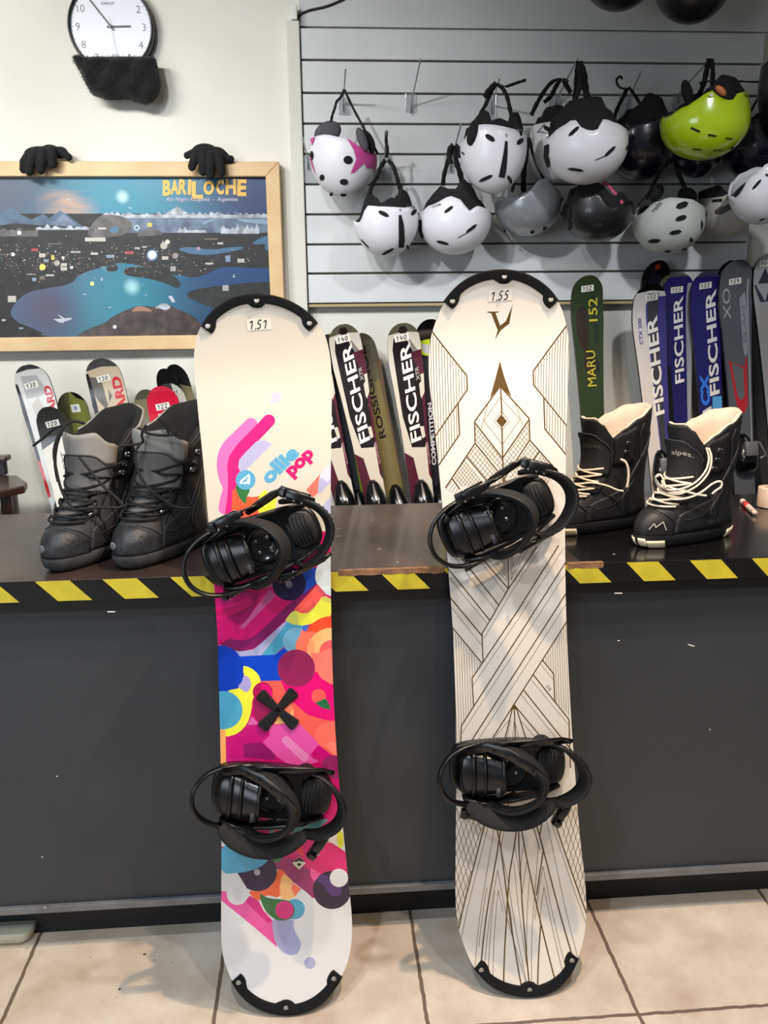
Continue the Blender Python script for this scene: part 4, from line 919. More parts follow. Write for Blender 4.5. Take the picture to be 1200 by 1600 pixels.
    strapmesh('ankle_strap', [(-.045, -.062*F, .050), (-.03, -.074*F, .080), (.005, -.066*F, .112), (.045, -.036*F, .134), (.058, .0, .140), (.045, .036*F, .134), (.005, .064*F, .112), (-.03, .070*F, .085), (-.05, .062*F, .055)], .017, .0050, STRAP, inner=BLKM)
    strapmesh('toe_strap', [(.055, -.060*F, .035), (.075, -.070*F, .060), (.115, -.056*F, .082), (.145, -.026*F, .094), (.152, .006*F, .096), (.140, .036*F, .090), (.108, .062*F, .072), (.075, .070*F, .050)], .021, .0055, RUB, ribs=1)
    # ladders: toothed straps reaching past the buckles
    def ladder(pts):
        mb = MB(); mb.use(BLK, True); P_ = [Q(*p) for p in pts]; mb.sweep(P_, (A*.2+N).normalized() if variant == 0 else (N*.6+Bv*.8).normalized(), .0065, .0018, seg=8, sq=.6)
        for a_, b_ in zip(P_, P_[1:]):
            k = max(1, int((b_-a_).length/.006))
            for i in range(k): p = a_+(b_-a_)*(i/k); t = (b_-a_).normalized(); mb.obox(p, t, Bv, N, .0012, .0030, .0050)
        mb.build('ladder_strap', o)
    def buckle(a, b, w, ang, sz=1.0):
        ca, sa = cos(radians(ang)), sin(radians(ang)); a1 = (A*ca+Bv*sa); b1 = (Bv*ca-A*sa); c_ = Q(a, b*F, w)
        mb = MB(); mb.use(BLKG, True); mb.obox(c_, a1, b1, N, .030*sz, .011*sz, .006*sz)
        mb.use(BLK, True); mb.sweep([c_+N*.006-a1*.026*sz, c_+N*.014*sz, c_+N*.013*sz+a1*.022*sz, c_+N*.008+a1*.040*sz], b1, [.008*sz, .010*sz, .009*sz, .006*sz], .003*sz, seg=8, sq=.6)
        mb.sweep([c_-a1*.03*sz+b1*.004, c_-a1*.034*sz+N*.010, c_-a1*.022*sz+N*.014], b1, .010*sz, .003, seg=8, sq=.6)
        mb.use(METAL, True)
        for k in (-.018, .0, .016): mb.ell(c_+a1*(k*sz)-b1*(.010*sz)+N*(.007*sz), a1*.0032*sz, b1*.0032*sz, N*.0026*sz, 10, 7)
        mb.build('ratchet_buckle', o, bevel=.0012)
    def plate(pts, w1):
        mb = MB(); mb.use(BLK, True); mb.sweep([Q(*p) for p in pts], (A*.1+Bv*.75+N*.65).normalized(), w1, .0035, seg=10, sq=.55); mb.build('strap_arm', o)
    if variant == 0:      # upper bindings: buckles on the upper side
        buckle(-.040, .078, .092, 4); buckle(.108, .072, .080, -38, 1.0)
        ladder([(-.050, .066, .06), (-.03, .080, .085), (.0, .084, .10), (.03, .084, .104)]); ladder([(.075, .070, .05), (.10, .076, .07), (.135, .055, .082)])
        plate([(.0, .074, .040), (.03, .082, .052), (.066, .090, .060), (.095, .093, .062)], [.006, .010, .010, .004]); plate([(-.02, -.070, .04), (.05, -.078, .045), (.11, -.072, .05), (.13, -.066, .05)], [.008, .008, .006, .003])
        buckle(-.085, -.066, .055, 8, .62); buckle(.030, -.078, .050, 6, .55)
    else:                 # lower bindings: open buckles hanging on the lower side
        buckle(-.055, .094, .060, -34, .95) if variant == 1 else buckle(-.075, .086, .062, -8, .95)
        buckle(.112, .086, .060, 62, .95)
        plate([(-.06, .070, .085), (-.02, .076, .098), (.04, .078, .096), (.10, .078, .085), (.125, .072, .075)], [.008, .012, .013, .011, .006]) if F < 0 else None
        mb = MB(); mb.use(BLK, True)
        mb.sweep([Q(-.10, .060, .085), Q(-.06, .075, .105), Q(-.02, .066, .125), Q(.025, .040, .140), Q(.055, .012, .142)], (A*.5+Bv*.5+N*.3).normalized(), [.008, .011, .012, .011, .010], .0025, seg=8, sq=.6)
        for q_ in ((-.05, .070, .117), (-.025, .064, .127), (0.0, .052, .137), (.025, .036, .145)): mb.use(BLKG, True); mb.ell(Q(*q_), A*.003, Bv*.0035, N*.003, 8, 6)
        mb.build('toothed_arm', o)
        if variant == 1:   # bail lever with open slot
            c_ = Q(-.020, -.100, .050) ; mb = MB(); mb.use(BLKG, True); e1 = (A*.78-Bv*.62).normalized(); e2 = N.cross(e1)
            mb.sweep([c_+e1*x+e2*y for x, y in ((-.020, .004), (.0, .009), (.024, .008), (.028, 0), (.024, -.008), (.0, -.009), (-.020, -.004))], N, .004, .0030, closed=True, seg=8); mb.build('bail_lever', o)
    # extra padding flap visible under the ankle strap on the lower bindings
    if variant:
        mb = MB(); mb.use(STRAP, True)
        P_ = [Q(-.095, -.060, .075), Q(-.06, -.080, .088), Q(-.01, -.086, .100), Q(.04, -.078, .106), Q(.08, -.048, .110)]
        for _ in range(2): P_ = [P_[0]]+[x for a_, b_ in zip(P_, P_[1:]) for x in (a_*.75+b_*.25, a_*.25+b_*.75)]+[P_[-1]]
        n = len(P_); mb.sweep(P_, (N*.6-Bv*.7).normalized(), [.008+.016*sin(pi*i/(n-1))**.8 for i in range(n)], .006, seg=14, sq=.8); mb.build('ankle_padding', o)
    return o

BT = Board((447, 1585), (403, 460.5), 1.51, .050)
BW = Board((828, 1557), (785, 422), 1.55, .060)
def xf(x0, y0, k): return lambda p: (x0+p[0]/k, y0+p[1]/k)
def mapuv(bd, T, poly): return [bd.uv(*T(p)) for p in poly]

# ---------------- colourful board
oT = [(303.0, 570), (303.5, 544.5), (308, 522), (315, 508), (327.5, 491), (340, 479.5), (351, 472), (363, 466.5), (378, 462), (392, 460), (406, 459.5), (422, 461.5), (437, 465), (452, 470.5), (468, 479), (480, 487.5), (489, 496), (500, 509.5), (508, 523), (514, 544.5), (517.5, 570), (518.7, 606), (518.2, 640), (517.5, 690), (516.5, 760), (516.5, 880), (517.3, 945), (519, 1031), (521.5, 1096), (525, 1161), (529.5, 1220), (535.5, 1290), (541.5, 1350), (546.5, 1397), (549.7, 1430), (550.3, 1458), (548.5, 1480), (543.3, 1504), (533.6, 1526.6), (523.7, 1542.5), (510.7, 1558), (493.3, 1572), (471.7, 1581.5), (447, 1585), (415.3, 1580), (393.7, 1569), (376.3, 1554), (363.3, 1535), (351.4, 1506), (346.5, 1484), (345.2, 1452), (345.8, 1387), (346, 1321), (346, 1267), (345, 1200), (343.3, 1118), (341, 1021), (338, 960), (333.5, 900), (330, 860), (325, 808), (321, 760), (315.6, 701), (311, 658), (306, 606)]
outT = smooth([BT.uv(*p) for p in oT], 1)
rootT = empty('snowboard', BT.P(0, 0), 'white snowboard with bright pink, blue and orange retro graphics leaning on the counter', 'snowboard')
L1 = xf(280, 440, 4.21); L2 = xf(280, 740, 4.286); L3 = xf(300, 880, 4.615); L4 = xf(290, 1150, 4.286); L5 = xf(320, 1300, 4.615)
ST = []
def dk(T, c, *polys):
    m = cmat(c, .22, .5)
    for p in polys: ST.append((mapuv(BT, T, p), m))
MAG = (206, 14, 108)
# lower binding zone and middle base
dk(L3, MAG, [(100, -230), (1060, -230), (1100, 2200), (100, 2200)])
# upper area
dk(L1, (246, 112, 180), *stroke(smooth([(472, 938), (400, 1010), (310, 1095), (285, 1190), (300, 1290), (335, 1360), (310, 1430), (300, 1490)], 1, False), 84, True))
dk(L1, (232, 36, 122), *stroke(smooth([(590, 915), (500, 1010), (400, 1110), (355, 1190), (362, 1290), (360, 1400), (340, 1540)], 1, False), 82, True))
dk(L1, (178, 176, 208), [(388, 1220), (395, 1170), (440, 1120), (510, 1050), (560, 1043), (612, 1068), (470, 1210), (440, 1240), (400, 1245)])
dk(L1, (240, 92, 58), [(350, 1370), (380, 1360), (440, 1410), (480, 1418), (530, 1410), (560, 1480), (600, 1600), (320, 1600), (345, 1500)])
dk(L1, (232, 230, 66), [(565, 1368), (590, 1395), (640, 1425), (620, 1600), (535, 1600), (515, 1470), (528, 1405)])
dk(L1, (52, 116, 62), smooth([(368, 1325), (380, 1400), (438, 1475), (442, 1420), (472, 1362), (430, 1340)], 1))
dk(L1, (92, 166, 202), circ(437, 1305, 65))
dk(L1, (226, 236, 238), [(396, 1326), (405, 1305), (462, 1264), (468, 1290), (464, 1335), (440, 1328), (428, 1334), (420, 1328), (408, 1332)])
dk(L1, (92, 166, 202), [(414, 1322), (424, 1305), (446, 1300), (446, 1318), (432, 1312), (426, 1324)], [(432, 1298), (456, 1280), (456, 1292), (440, 1304)])
dk(L1, (190, 190, 214), circ(640, 760, 31), [(613, 745), (594, 806), (652, 792)])
dk(L1, (250, 118, 100), [(835, 1370), (880, 1320), (935, 1258), (915, 1390), (880, 1420)])
dk(L1, (212, 206, 226), [(930, 1262), (970, 1215), (1010, 1180), (1010, 1300), (975, 1320), (920, 1300)])
dk(L1, (176, 176, 208), [(912, 1390), (918, 1310), (935, 1290), (975, 1320), (1010, 1290), (1010, 1305), (930, 1392)])
dk(L1, (176, 176, 208), [(930, 1490), (1010, 1400), (1010, 1800), (960, 1600)])
# middle
dk(L3, (168, 14, 96), smooth([(190, 180), (470, 180), (478, 260), (430, 370), (350, 460), (240, 380)], 1))
dk(L3, (196, 88, 150), [(470, 100), (640, 100), (600, 245), (375, 468), (335, 470), (420, 370), (470, 290)])
dk(L3, (164, 166, 206), smooth([(190, 580), (240, 610), (420, 640), (520, 560), (690, 400), (740, 410), (560, 640), (420, 700), (300, 684), (190, 660)], 1))
dk(L3, (72, 156, 190), [(700, 410), (745, 395), (840, 445), (620, 640), (600, 662), (500, 664)])
dk(L3, (62, 106, 214), [(820, 440), (860, 470), (740, 640), (640, 640), (700, 560)])
dk(L3, (118, 176, 206), circ(752, 560, 96, 30, 100, 300))
dk(L3, (128, 24, 92), smooth([(185, 575), (240, 612), (350, 642), (460, 612), (560, 520), (700, 388), (900, 200), (975, 120), (880, 40), (640, 220), (480, 430), (300, 520)], 2))
dk(L3, MAG, smooth([(180, 560), (215, 585), (262, 540), (350, 562), (430, 540), (520, 468), (700, 290), (870, 140), (700, 90), (560, 190), (300, 180), (160, 180)], 2))
dk(L3, (196, 88, 150), [(560, 190), (605, 235), (375, 468), (335, 470), (430, 360)])
dk(L3, (168, 14, 96), smooth([(195, 200), (470, 190), (478, 260), (430, 370), (350, 455), (240, 390)], 1))
dk(L3, (150, 12, 86), circ(340, 480, 0.1, 3))
dk(L3, (30, 66, 170), [(760, 60), (900, 30), (900, 145), (800, 225)])
dk(L3, (206, 218, 222), circ(1040, 90, 152))
dk(L3, (240, 92, 84), [(735, 335), (890, 168), (950, 232), (900, 300), (860, 350), (800, 366), (760, 355)])
dk(L3, (206, 84, 96), [(885, 172), (905, 150), (965, 220), (945, 238)])
dk(L3, (232, 230, 74), smooth([(670, 410), (735, 335), (780, 362), (840, 360), (890, 310), (945, 236), (1010, 262), (1010, 390), (920, 410), (860, 440), (780, 452), (700, 430)], 1))
dk(L3, (204, 206, 92), [(672, 410), (730, 345), (765, 360), (765, 448), (720, 440)], [(925, 250), (960, 236), (1010, 262), (1010, 290), (960, 280)])
dk(L3, (244, 78, 44), circ(1005, 590, 208)); dk(L3, (250, 118, 94), circ(855, 600, 108), [(790, 480), (870, 520), (850, 660), (750, 640)])
dk(L3, (250, 186, 122), circ(1005, 640, 174)); dk(L3, (250, 162, 110), [(832, 600), (850, 540), (885, 580), (880, 650), (840, 650)]); dk(L3, (244, 92, 92), circ(1005, 640, 86)); dk(L3, (252, 124, 110), [(855, 648), (1030, 640), (1060, 900), (960, 860), (890, 760)]); dk(L3, (248, 176, 84), [(935, 648), (1030, 640), (1030, 740), (990, 710)])
dk(L3, (252, 124, 110), circ(1015, 745, 132, 40, 90, 270), [(870, 655), (1010, 655), (1020, 870), (900, 800)])
dk(L3, (244, 96, 84), [(495, 840), (645, 835), (700, 960), (760, 1030), (830, 1090), (1060, 1140), (1060, 1440), (900, 1320), (780, 1200), (560, 1150), (560, 960)])
dk(L3, (232, 4, 116), circ(1040, 720, 418, 60, 90, 178), [(640, 850), (720, 870), (860, 820), (900, 780), (1050, 860), (1060, 1140), (850, 1100), (720, 990)])
dk(L3, (252, 124, 110), [(870, 650), (1020, 645), (1040, 872), (1000, 872), (930, 830), (890, 760)])
dk(L3, (8, 66, 198), [(185, 655), (270, 660), (300, 674), (420, 668), (600, 660), (660, 612), (700, 640), (720, 760), (640, 846), (495, 850), (400, 830), (350, 900), (200, 930)])
dk(L3, (4, 60, 186), [(185, 655), (270, 660), (300, 674), (360, 690), (380, 800), (330, 900), (200, 930)])
dk(L3, (240, 238, 62), smooth([(358, 738), (420, 750), (480, 800), (500, 860), (480, 920), (435, 975), (430, 1060), (400, 1160), (330, 1230), (235, 1258), (200, 1190), (200, 930), (270, 915), (350, 900), (380, 820)], 1))
dk(L3, (172, 162, 218), smooth([(372, 806), (410, 820), (430, 870), (415, 915), (390, 936), (325, 890), (360, 860)], 1))
dk(L3, (4, 60, 186), circ(205, 760, 166), [(190, 690), (300, 690), (350, 850), (260, 925), (190, 925)])
dk(L3, (78, 164, 198), circ(226, 1060, 138))
dk(L3, (176, 20, 86), circ(510, 930, 72)); dk(L3, (232, 4, 116), [(495, 866), (560, 880), (585, 960), (560, 1000), (500, 900)])
dk(L3, (158, 26, 84), smooth([(438, 990), (470, 950), (560, 960), (620, 1060), (600, 1170), (500, 1170), (450, 1110)], 1))
dk(L3, (248, 186, 120), [(655, 1060), (720, 1020), (732, 1060), (732, 1100), (760, 1150), (590, 1160)])
dk(L3, (250, 130, 100), [(650, 1060), (715, 1010), (730, 1050), (700, 1100)])
dk(L3, (222, 104, 176), [(400, 1168), (430, 1105), (485, 1160)])
dk(L3, (202, 24, 120), [(240, 1255), (330, 1230), (400, 1168), (545, 1170), (560, 1200), (540, 1260), (500, 1300), (380, 1420), (240, 1500)])
dk(L3, (148, 22, 98), [(370, 1302), (500, 1294), (600, 1370), (600, 1420), (375, 1400)])
dk(L3, (232, 84, 166), [(510, 1292), (560, 1240), (555, 1165), (775, 1155), (940, 1330), (860, 1400), (920, 1430), (740, 1480), (620, 1400)])
dk(L3, (252, 112, 96), smooth([(880, 1230), (900, 1180), (960, 1150), (1060, 1140), (1060, 1280), (1010, 1290), (960, 1330), (900, 1300)], 1)); dk(L3, (252, 130, 112), [(960, 1320), (1000, 1285), (1060, 1290), (1060, 1420)])
dk(L3, (236, 134, 190), *stroke([(680, 1278), (810, 1400)], 62, True))
dk(L3, (204, 12, 116), [(850, 1385), (910, 1310), (1060, 1420), (970, 1440)]); dk(L3, (150, 36, 96), circ(1020, 1470, 86))
dk(L3, (152, 34, 88), circ(752, 757, 135)); dk(L3, (250, 92, 88), circ(913, 960, 52)); dk(L3, (36, 112, 66), [(888, 1006), (965, 975), (985, 1010), (1002, 1056), (940, 1044)])
dk(L3, (28, 16, 56), circ(700, 150, 121)); dk(L3, (132, 122, 142), circ(700, 152, 25))
dk(L3, (250, 172, 104), [(200, 1200), (242, 1200), (246, 1477), (205, 1477)])
# lower binding region
dk(L4, (188, 180, 214), [(220, 230), (262, 230), (262, 420), (220, 420)]); dk(L4, (92, 172, 204), [(220, 430), (290, 450), (300, 560), (220, 530)]); dk(L4, (226, 226, 230), [(220, 520), (330, 540), (330, 740), (220, 740)])
dk(L4, (92, 150, 162), [(560, 480), (960, 560), (820, 680), (560, 740)])
dk(L4, (228, 228, 230), circ(1030, 700, 92), [(1005, 560), (1090, 560), (1090, 790), (1010, 790)]); dk(L4, (230, 228, 60), smooth([(1012, 640), (1050, 630), (1062, 740), (1020, 760)], 1))
WB = (226, 224, 224)
dk(L5, WB, [(60, 300), (1200, 300), (1200, 2000), (60, 2000)])
dk(L5, (218, 32, 110), [(500, -20), (920, 80), (1040, 160), (1060, 400), (830, 330), (780, 480), (560, 260), (520, 60)])
dk(L5, (238, 52, 66), [(560, 20), (690, 80), (722, 190), (650, 130)])
dk(L5, (158, 44, 104), [(550, 175), (640, 195), (860, 350), (790, 478), (700, 410), (515, 262), (520, 210)])
dk(L5, (248, 104, 60), smooth([(300, 420), (400, 430), (500, 380), (520, 255), (600, 300), (560, 480), (430, 450), (385, 510)], 1))
dk(L5, (44, 22, 60), circ(378, 285, 142))
dk(L5, (84, 168, 204), smooth([(100, 90), (300, 90), (400, 130), (470, 170), (440, 230), (330, 285), (100, 310)], 1))
dk(L5, WB, circ(235, 450, 79), [(100, 308), (235, 295), (300, 400), (160, 430), (100, 425)])
dk(L5, (52, 112, 68), *stroke(smooth([(300, 125), (390, 110), (450, 90), (500, 120), (520, 190)], 2, False), 62, True))
dk(L5, (176, 178, 190), circ(378, 290, 23))
dk(L5, (250, 188, 120), [(575, 300), (632, 350), (620, 410), (665, 460), (600, 492), (550, 480), (538, 400), (552, 330)])
dk(L5, (252, 120, 92), [(632, 362), (696, 412), (650, 462), (622, 410)])
dk(L5, (236, 90, 164), [(100, 425), (155, 428), (160, 460), (200, 510), (300, 500), (440, 580), (490, 640), (520, 830), (100, 480)])
dk(L5, (222, 34, 130), [(290, 500), (325, 458), (390, 500), (440, 600), (496, 648), (450, 655)])
dk(L5, WB, circ(235, 450, 76))
dk(L5, (170, 170, 206), smooth([(488, 620), (560, 600), (645, 630), (640, 690), (665, 745), (697, 800), (680, 870), (620, 894), (560, 870), (512, 810), (486, 700)], 1))
dk(L5, (84, 168, 200), circ(648, 556, 73))
dk(L5, (50, 112, 66), smooth([(388, 428), (450, 480), (560, 484), (620, 500), (656, 560), (630, 620), (560, 645), (490, 625), (420, 550)], 2)); dk(L5, (222, 40, 130), circ(575, 563, 65))
dk(L5, (40, 22, 52), circ(917, 418, 138)); dk(L5, (78, 48, 106), smooth([(796, 350), (830, 300), (900, 320), (930, 390), (990, 400), (985, 450), (930, 468), (885, 440), (860, 380)], 1))
dk(L5, (238, 88, 158), [(765, 258), (835, 302), (790, 358), (762, 320)]); dk(L5, WB, circ(967, 331, 66))
dk(L5, (176, 176, 206), circ(757, 945, 42))
dk(L5, (226, 218, 188), [(680, 178), (728, 224), (680, 272), (632, 224)]); dk(L5, (30, 30, 32), [(680, 180), (722, 216), (690, 214), (680, 206), (668, 214), (640, 216)], [(664, 232), (680, 222), (698, 232), (680, 250)])
dk(L5, (240, 238, 200), [(655, 60), (690, 60), (690, 80)])
BASEW = mat('deck_white', (214, 206, 192), .20, noise=(6, .02), coat=.55)
EDGE = mat('deck_edge', (196, 196, 190), .4); BACKM = mat('deck_back', (40, 40, 44), .4); EDK = mat('deck_edge_dark', (24, 24, 26), .4)
mb = deck_mesh(BT, outT, ST, BASEW, EDGE, BACKM, 'deck', rootT)
def onT(T, x, y, deg):
    u0, v0 = BT.uv(*T((x, y))); f = rot2(u0, v0, deg); return lambda a, b: BT.P(*f(a, b), .0005)
text(mb, 'ollie', cmat((92, 166, 202), .22, .5), onT(L1, 660, 1203, 43), .032, .092, bold=.05); text(mb, 'pop', cmat((230, 30, 110), .22, .5), onT(L1, 805, 1200, 43), .029, .068, bold=.05)
mb.build('deck', rootT)
GT = [(315, 510.5), (327, 491.5), (342, 478.5), (358, 469), (376, 462.5), (400, 460), (424, 462), (446, 468), (466, 478), (482, 489.5), (496, 505)]
tip_guard(BT, GT, [(325, 510), (401.2, 470), (483.5, 505.5)], rootT, 'nose_guard', BT.uv(410, 700))
GB = [(362.5, 1533), (376, 1553.5), (394, 1569), (416, 1579.8), (447, 1585), (472, 1581.5), (494, 1571.5), (511, 1557.5), (524, 1542), (534, 1525.5)]
tip_guard(BT, GB, [(373, 1534), (447, 1573.5), (521.5, 1528)], rootT, 'tail_guard', BT.uv(447, 1300))
label_on(BT, 405, 507, .050, .022, 2, '1.51', 'size_sticker', rootT, .040, .017, pm=mat('sticker_clear', (226, 220, 208), .35))
# X stomp pad
mb = MB(); mb.use(mat('stomp_foam', (16, 16, 17), .9, bump=(180, .8, .002)), False)
for (a, b_) in (((487, 935), (748, 1170)), ((740, 918), (503, 1185))):
    pa, pb = BT.uv(*L3(a)), BT.uv(*L3(b_)); L = math.hypot(pb[0]-pa[0], pb[1]-pa[1]); dx, dy = (pb[0]-pa[0])/L, (pb[1]-pa[1])/L
    rings = []
    for t, w in ((0, .0085), (.03, .0128), (.1, .0122), (.3, .0092), (.45, .0072), (.55, .0072), (.7, .0092), (.9, .0122), (.97, .0128), (1, .0085)):
        x, y = pa[0]+dx*L*t, pa[1]+dy*L*t; nx, ny = -dy*w, dx*w
        rings.append([BT.P(x+nx, y+ny, .0002), BT.P(x+nx, y+ny, .0045), BT.P(x+nx*.75, y+ny*.75, .006), BT.P(x-nx*.75, y-ny*.75, .006), BT.P(x-nx, y-ny, .0045), BT.P(x-nx, y-ny, .0002)])
    mb.loft(rings)
mb.build('stomp_pad', rootT)
make_binding(BT, (409, 851), 20, rootT, 1, 'black strap binding near the top, turned up to the right', 0)
make_binding(BT, (424, 1232), -8, rootT, -1, 'black strap binding near the bottom with an open buckle', 1)

# ---------------- white and gold board
oW = [(670, 580), (670, 546), (673.5, 526), (678, 511), (685, 491), (694, 472), (706, 455), (723, 440), (743, 429.5), (762, 424), (781, 422), (800, 423), (820, 427.5), (840, 437.5), (858, 452), (872.6, 470.5), (880.5, 490), (887.3, 517), (889.2, 540), (889, 565), (888, 600), (885.6, 650), (884.2, 715), (883, 790), (883, 860), (884, 940), (886, 1000), (890, 1080), (894, 1150), (899.5, 1220), (904.6, 1291), (908.8, 1332), (913, 1364), (915.6, 1395), (916.6, 1426), (915, 1449), (910.8, 1474), (903.5, 1496), (894, 1515.8), (881.7, 1533), (863, 1547.5), (845, 1555), (828, 1557), (808, 1555), (788, 1549.5), (769, 1540), (752.5, 1526), (741, 1512.7), (731.7, 1495), (721.3, 1468), (715, 1447), (712, 1416), (711.5, 1374), (712, 1322), (712.5, 1280), (713, 1210), (712.5, 1140), (711, 1060), (707, 970), (702, 910), (698, 860), (692, 800), (687, 745), (682, 692), (676, 640), (671.5, 605)]
outW = smooth([BW.uv(*p) for p in oW], 1)
rootW = empty('snowboard', BW.P(0, 0), 'white snowboard with gold line geometric pattern leaning on the counter, right of the colourful one', 'snowboard')
SW = []; GO = mat('gold_ink', (98, 74, 34), .4, .25, coat=.15)
WA = xf(660, 400, 4.444); WB_ = xf(680, 860, 5.0); WC = xf(690, 1270, 4.8)
def gold(T, polys):
    for p in polys: SW.append((mapuv(BW, T, p), GO))
def ln(T, w, *lines):
    for l in lines: gold(T, stroke(list(l), w))
tk, th = 10, 3.4
ln(WA, tk, [(60, 515), (308, 830), (312, 928), (90, 1250)], [(248, 1025), (258, 1240), (112, 1455)], [(1010, 472), (770, 800), (772, 895), (1010, 1188)], [(843, 985), (850, 1200), (1010, 1395)])
gold(WA, [[(538, 730), (504, 862), (468, 990), (540, 905)], [(538, 730), (540, 905), (618, 978), (572, 850)]])
ln(WA, tk, [(540, 905), (362, 1150), (366, 1300), (160, 1610)], [(362, 1155), (558, 1408)], [(540, 905), (742, 1130), (745, 1278), (960, 1520)], [(742, 1135), (560, 1400)], [(543, 905), (552, 1100)], [(552, 1190), (564, 1640)], [(366, 1300), (600, 1590)], [(745, 1278), (560, 1560)], [(305, 1392), (470, 1590)], [(815, 1355), (700, 1520)], [(205, 1545), (260, 1620)])
gold(WA, [[(548, 1098), (588, 1148), (552, 1193), (512, 1146)]])
ln(WA, th, [(548, 1080), (605, 1148), (552, 1212), (497, 1146), (548, 1080)], [(542, 980), (678, 1135), (556, 1310), (428, 1145), (542, 980)], [(458, 1010), (410, 1200)], [(638, 1005), (695, 1175)])
gold(WA, hatch([(370, 1175), (370, 1295), (560, 1520), (556, 1415)], 50, 25, th) + hatch([(370, 1175), (370, 1295), (560, 1520), (556, 1415)], -52, 25, th))
gold(WA, hatch([(736, 1150), (736, 1285), (566, 1520), (566, 1415)], -54, 25, th) + hatch([(736, 1150), (736, 1285), (566, 1520), (566, 1415)], 50, 25, th))
gold(WA, hatch([(366, 1310), (310, 1390), (480, 1600), (580, 1580)], 50, 25, th) + hatch([(366, 1310), (310, 1390), (480, 1600), (580, 1580)], -54, 25, th))
gold(WA, hatch([(745, 1290), (808, 1360), (690, 1540), (590, 1540)], 50, 25, th) + hatch([(745, 1290), (808, 1360), (690, 1540), (590, 1540)], -54, 25, th))
gold(WA, hatch([(290, 1405), (205, 1540), (260, 1600), (450, 1600)], 50, 20, th) + hatch([(290, 1405), (205, 1540), (260, 1600), (450, 1600)], -54, 20, th))
gold(WA, hatch([(825, 1370), (770, 1460), (860, 1600), (940, 1510)], 50, 20, th) + hatch([(825, 1370), (770, 1460), (860, 1600), (940, 1510)], -54, 20, th))
gold(WA, hatch([(195, 1555), (150, 1620), (250, 1660), (255, 1620)], -54, 22, th))
for reg, dg in (([(68, 540), (300, 832), (305, 925), (95, 1235), (50, 900), (40, 640)], 88.5), ([(95, 1250), (243, 1035), (252, 1238), (115, 1445)], 88.5), ([(1005, 490), (776, 802), (778, 893), (1005, 1165), (1025, 850), (1025, 600)], 91), ([(848, 995), (855, 1197), (1005, 1375), (1005, 1185)], 91)):
    gold(WA, hatch(reg, dg, 19, 4.2))
gold(WA, [[(450, 386), (530, 386), (530, 392), (508, 396), (542, 490), (522, 514), (478, 400), (450, 392)], [(627, 336), (604, 470), (545, 516), (505, 580), (528, 494), (580, 452)]])
# middle
tk2, th2 = 9.5, 3.8
ln(WB_, tk2, [(95, 135), (428, 548)], [(118, 370), (372, 675)], [(132, 600), (368, 885)], [(200, 55), (500, 432)], [(350, 45), (572, 300)], [(568, -100), (573, 300)])
ln(WB_, th2, [(100, 205), (405, 572)], [(122, 440), (362, 740)], [(215, 140), (470, 465)], [(370, 110), (556, 342)], [(110, -20), (215, 140)], [(180, -40), (370, 110)], [(450, 45), (535, 160), (534, -20)], [(430, 45), (545, 195), (545, -20)], [(470, 30), (524, 100), (524, -20)], [(420, 70), (556, 240), (556, -20)], [(700, -40), (600, 190), (598, -20)], [(740, -40), (592, 230), (586, -20)], [(670, -40), (608, 130), (608, -20)])
ln(WB_, tk2, [(795, -30), (572, 300), (428, 548), (365, 650), (374, 870)], [(965, -40), (640, 478), (365, 885), (288, 1000), (300, 1222)], [(1025, 85), (205, 1370), (190, 1700)], [(1030, 325), (160, 1680)], [(1035, 545), (300, 1700)], [(838, 858), (925, 965), (935, 1182)], [(765, 970), (1045, 1322), (1056, 1700)], [(690, 1090), (1095, 1600)], [(612, 1200), (1010, 1680)], [(606, 1225), (500, 1650)], [(618, 1225), (634, 1700)], [(632, 1225), (780, 1700)])
ln(WB_, th2, [(830, -30), (600, 320), (380, 690)], [(1005, -20), (660, 520), (295, 1055)], [(1030, 165), (208, 1430)], [(1035, 400), (200, 1690)], [(825, 890), (925, 1012)], [(750, 1010), (1045, 1366)], [(668, 1122), (1100, 1660)], [(590, 1310), (350, 1600)], [(616, 1340), (590, 1650)], [(622, 1340), (700, 1650)], [(660, 1320), (900, 1600)], [(590, 1330), (530, 1600)])
gold(WB_, [[(612, 1198), (590, 1242), (645, 1242)]])
gold(WB_, hatch([(138, 620), (360, 885), (285, 1000), (296, 1220), (200, 1370), (190, 1600), (168, 1600), (150, 900)], 88, 20, 3.6) + hatch([(1025, 565), (1055, 1310), (940, 1182), (930, 965), (845, 858)], 88, 18, 3.6))
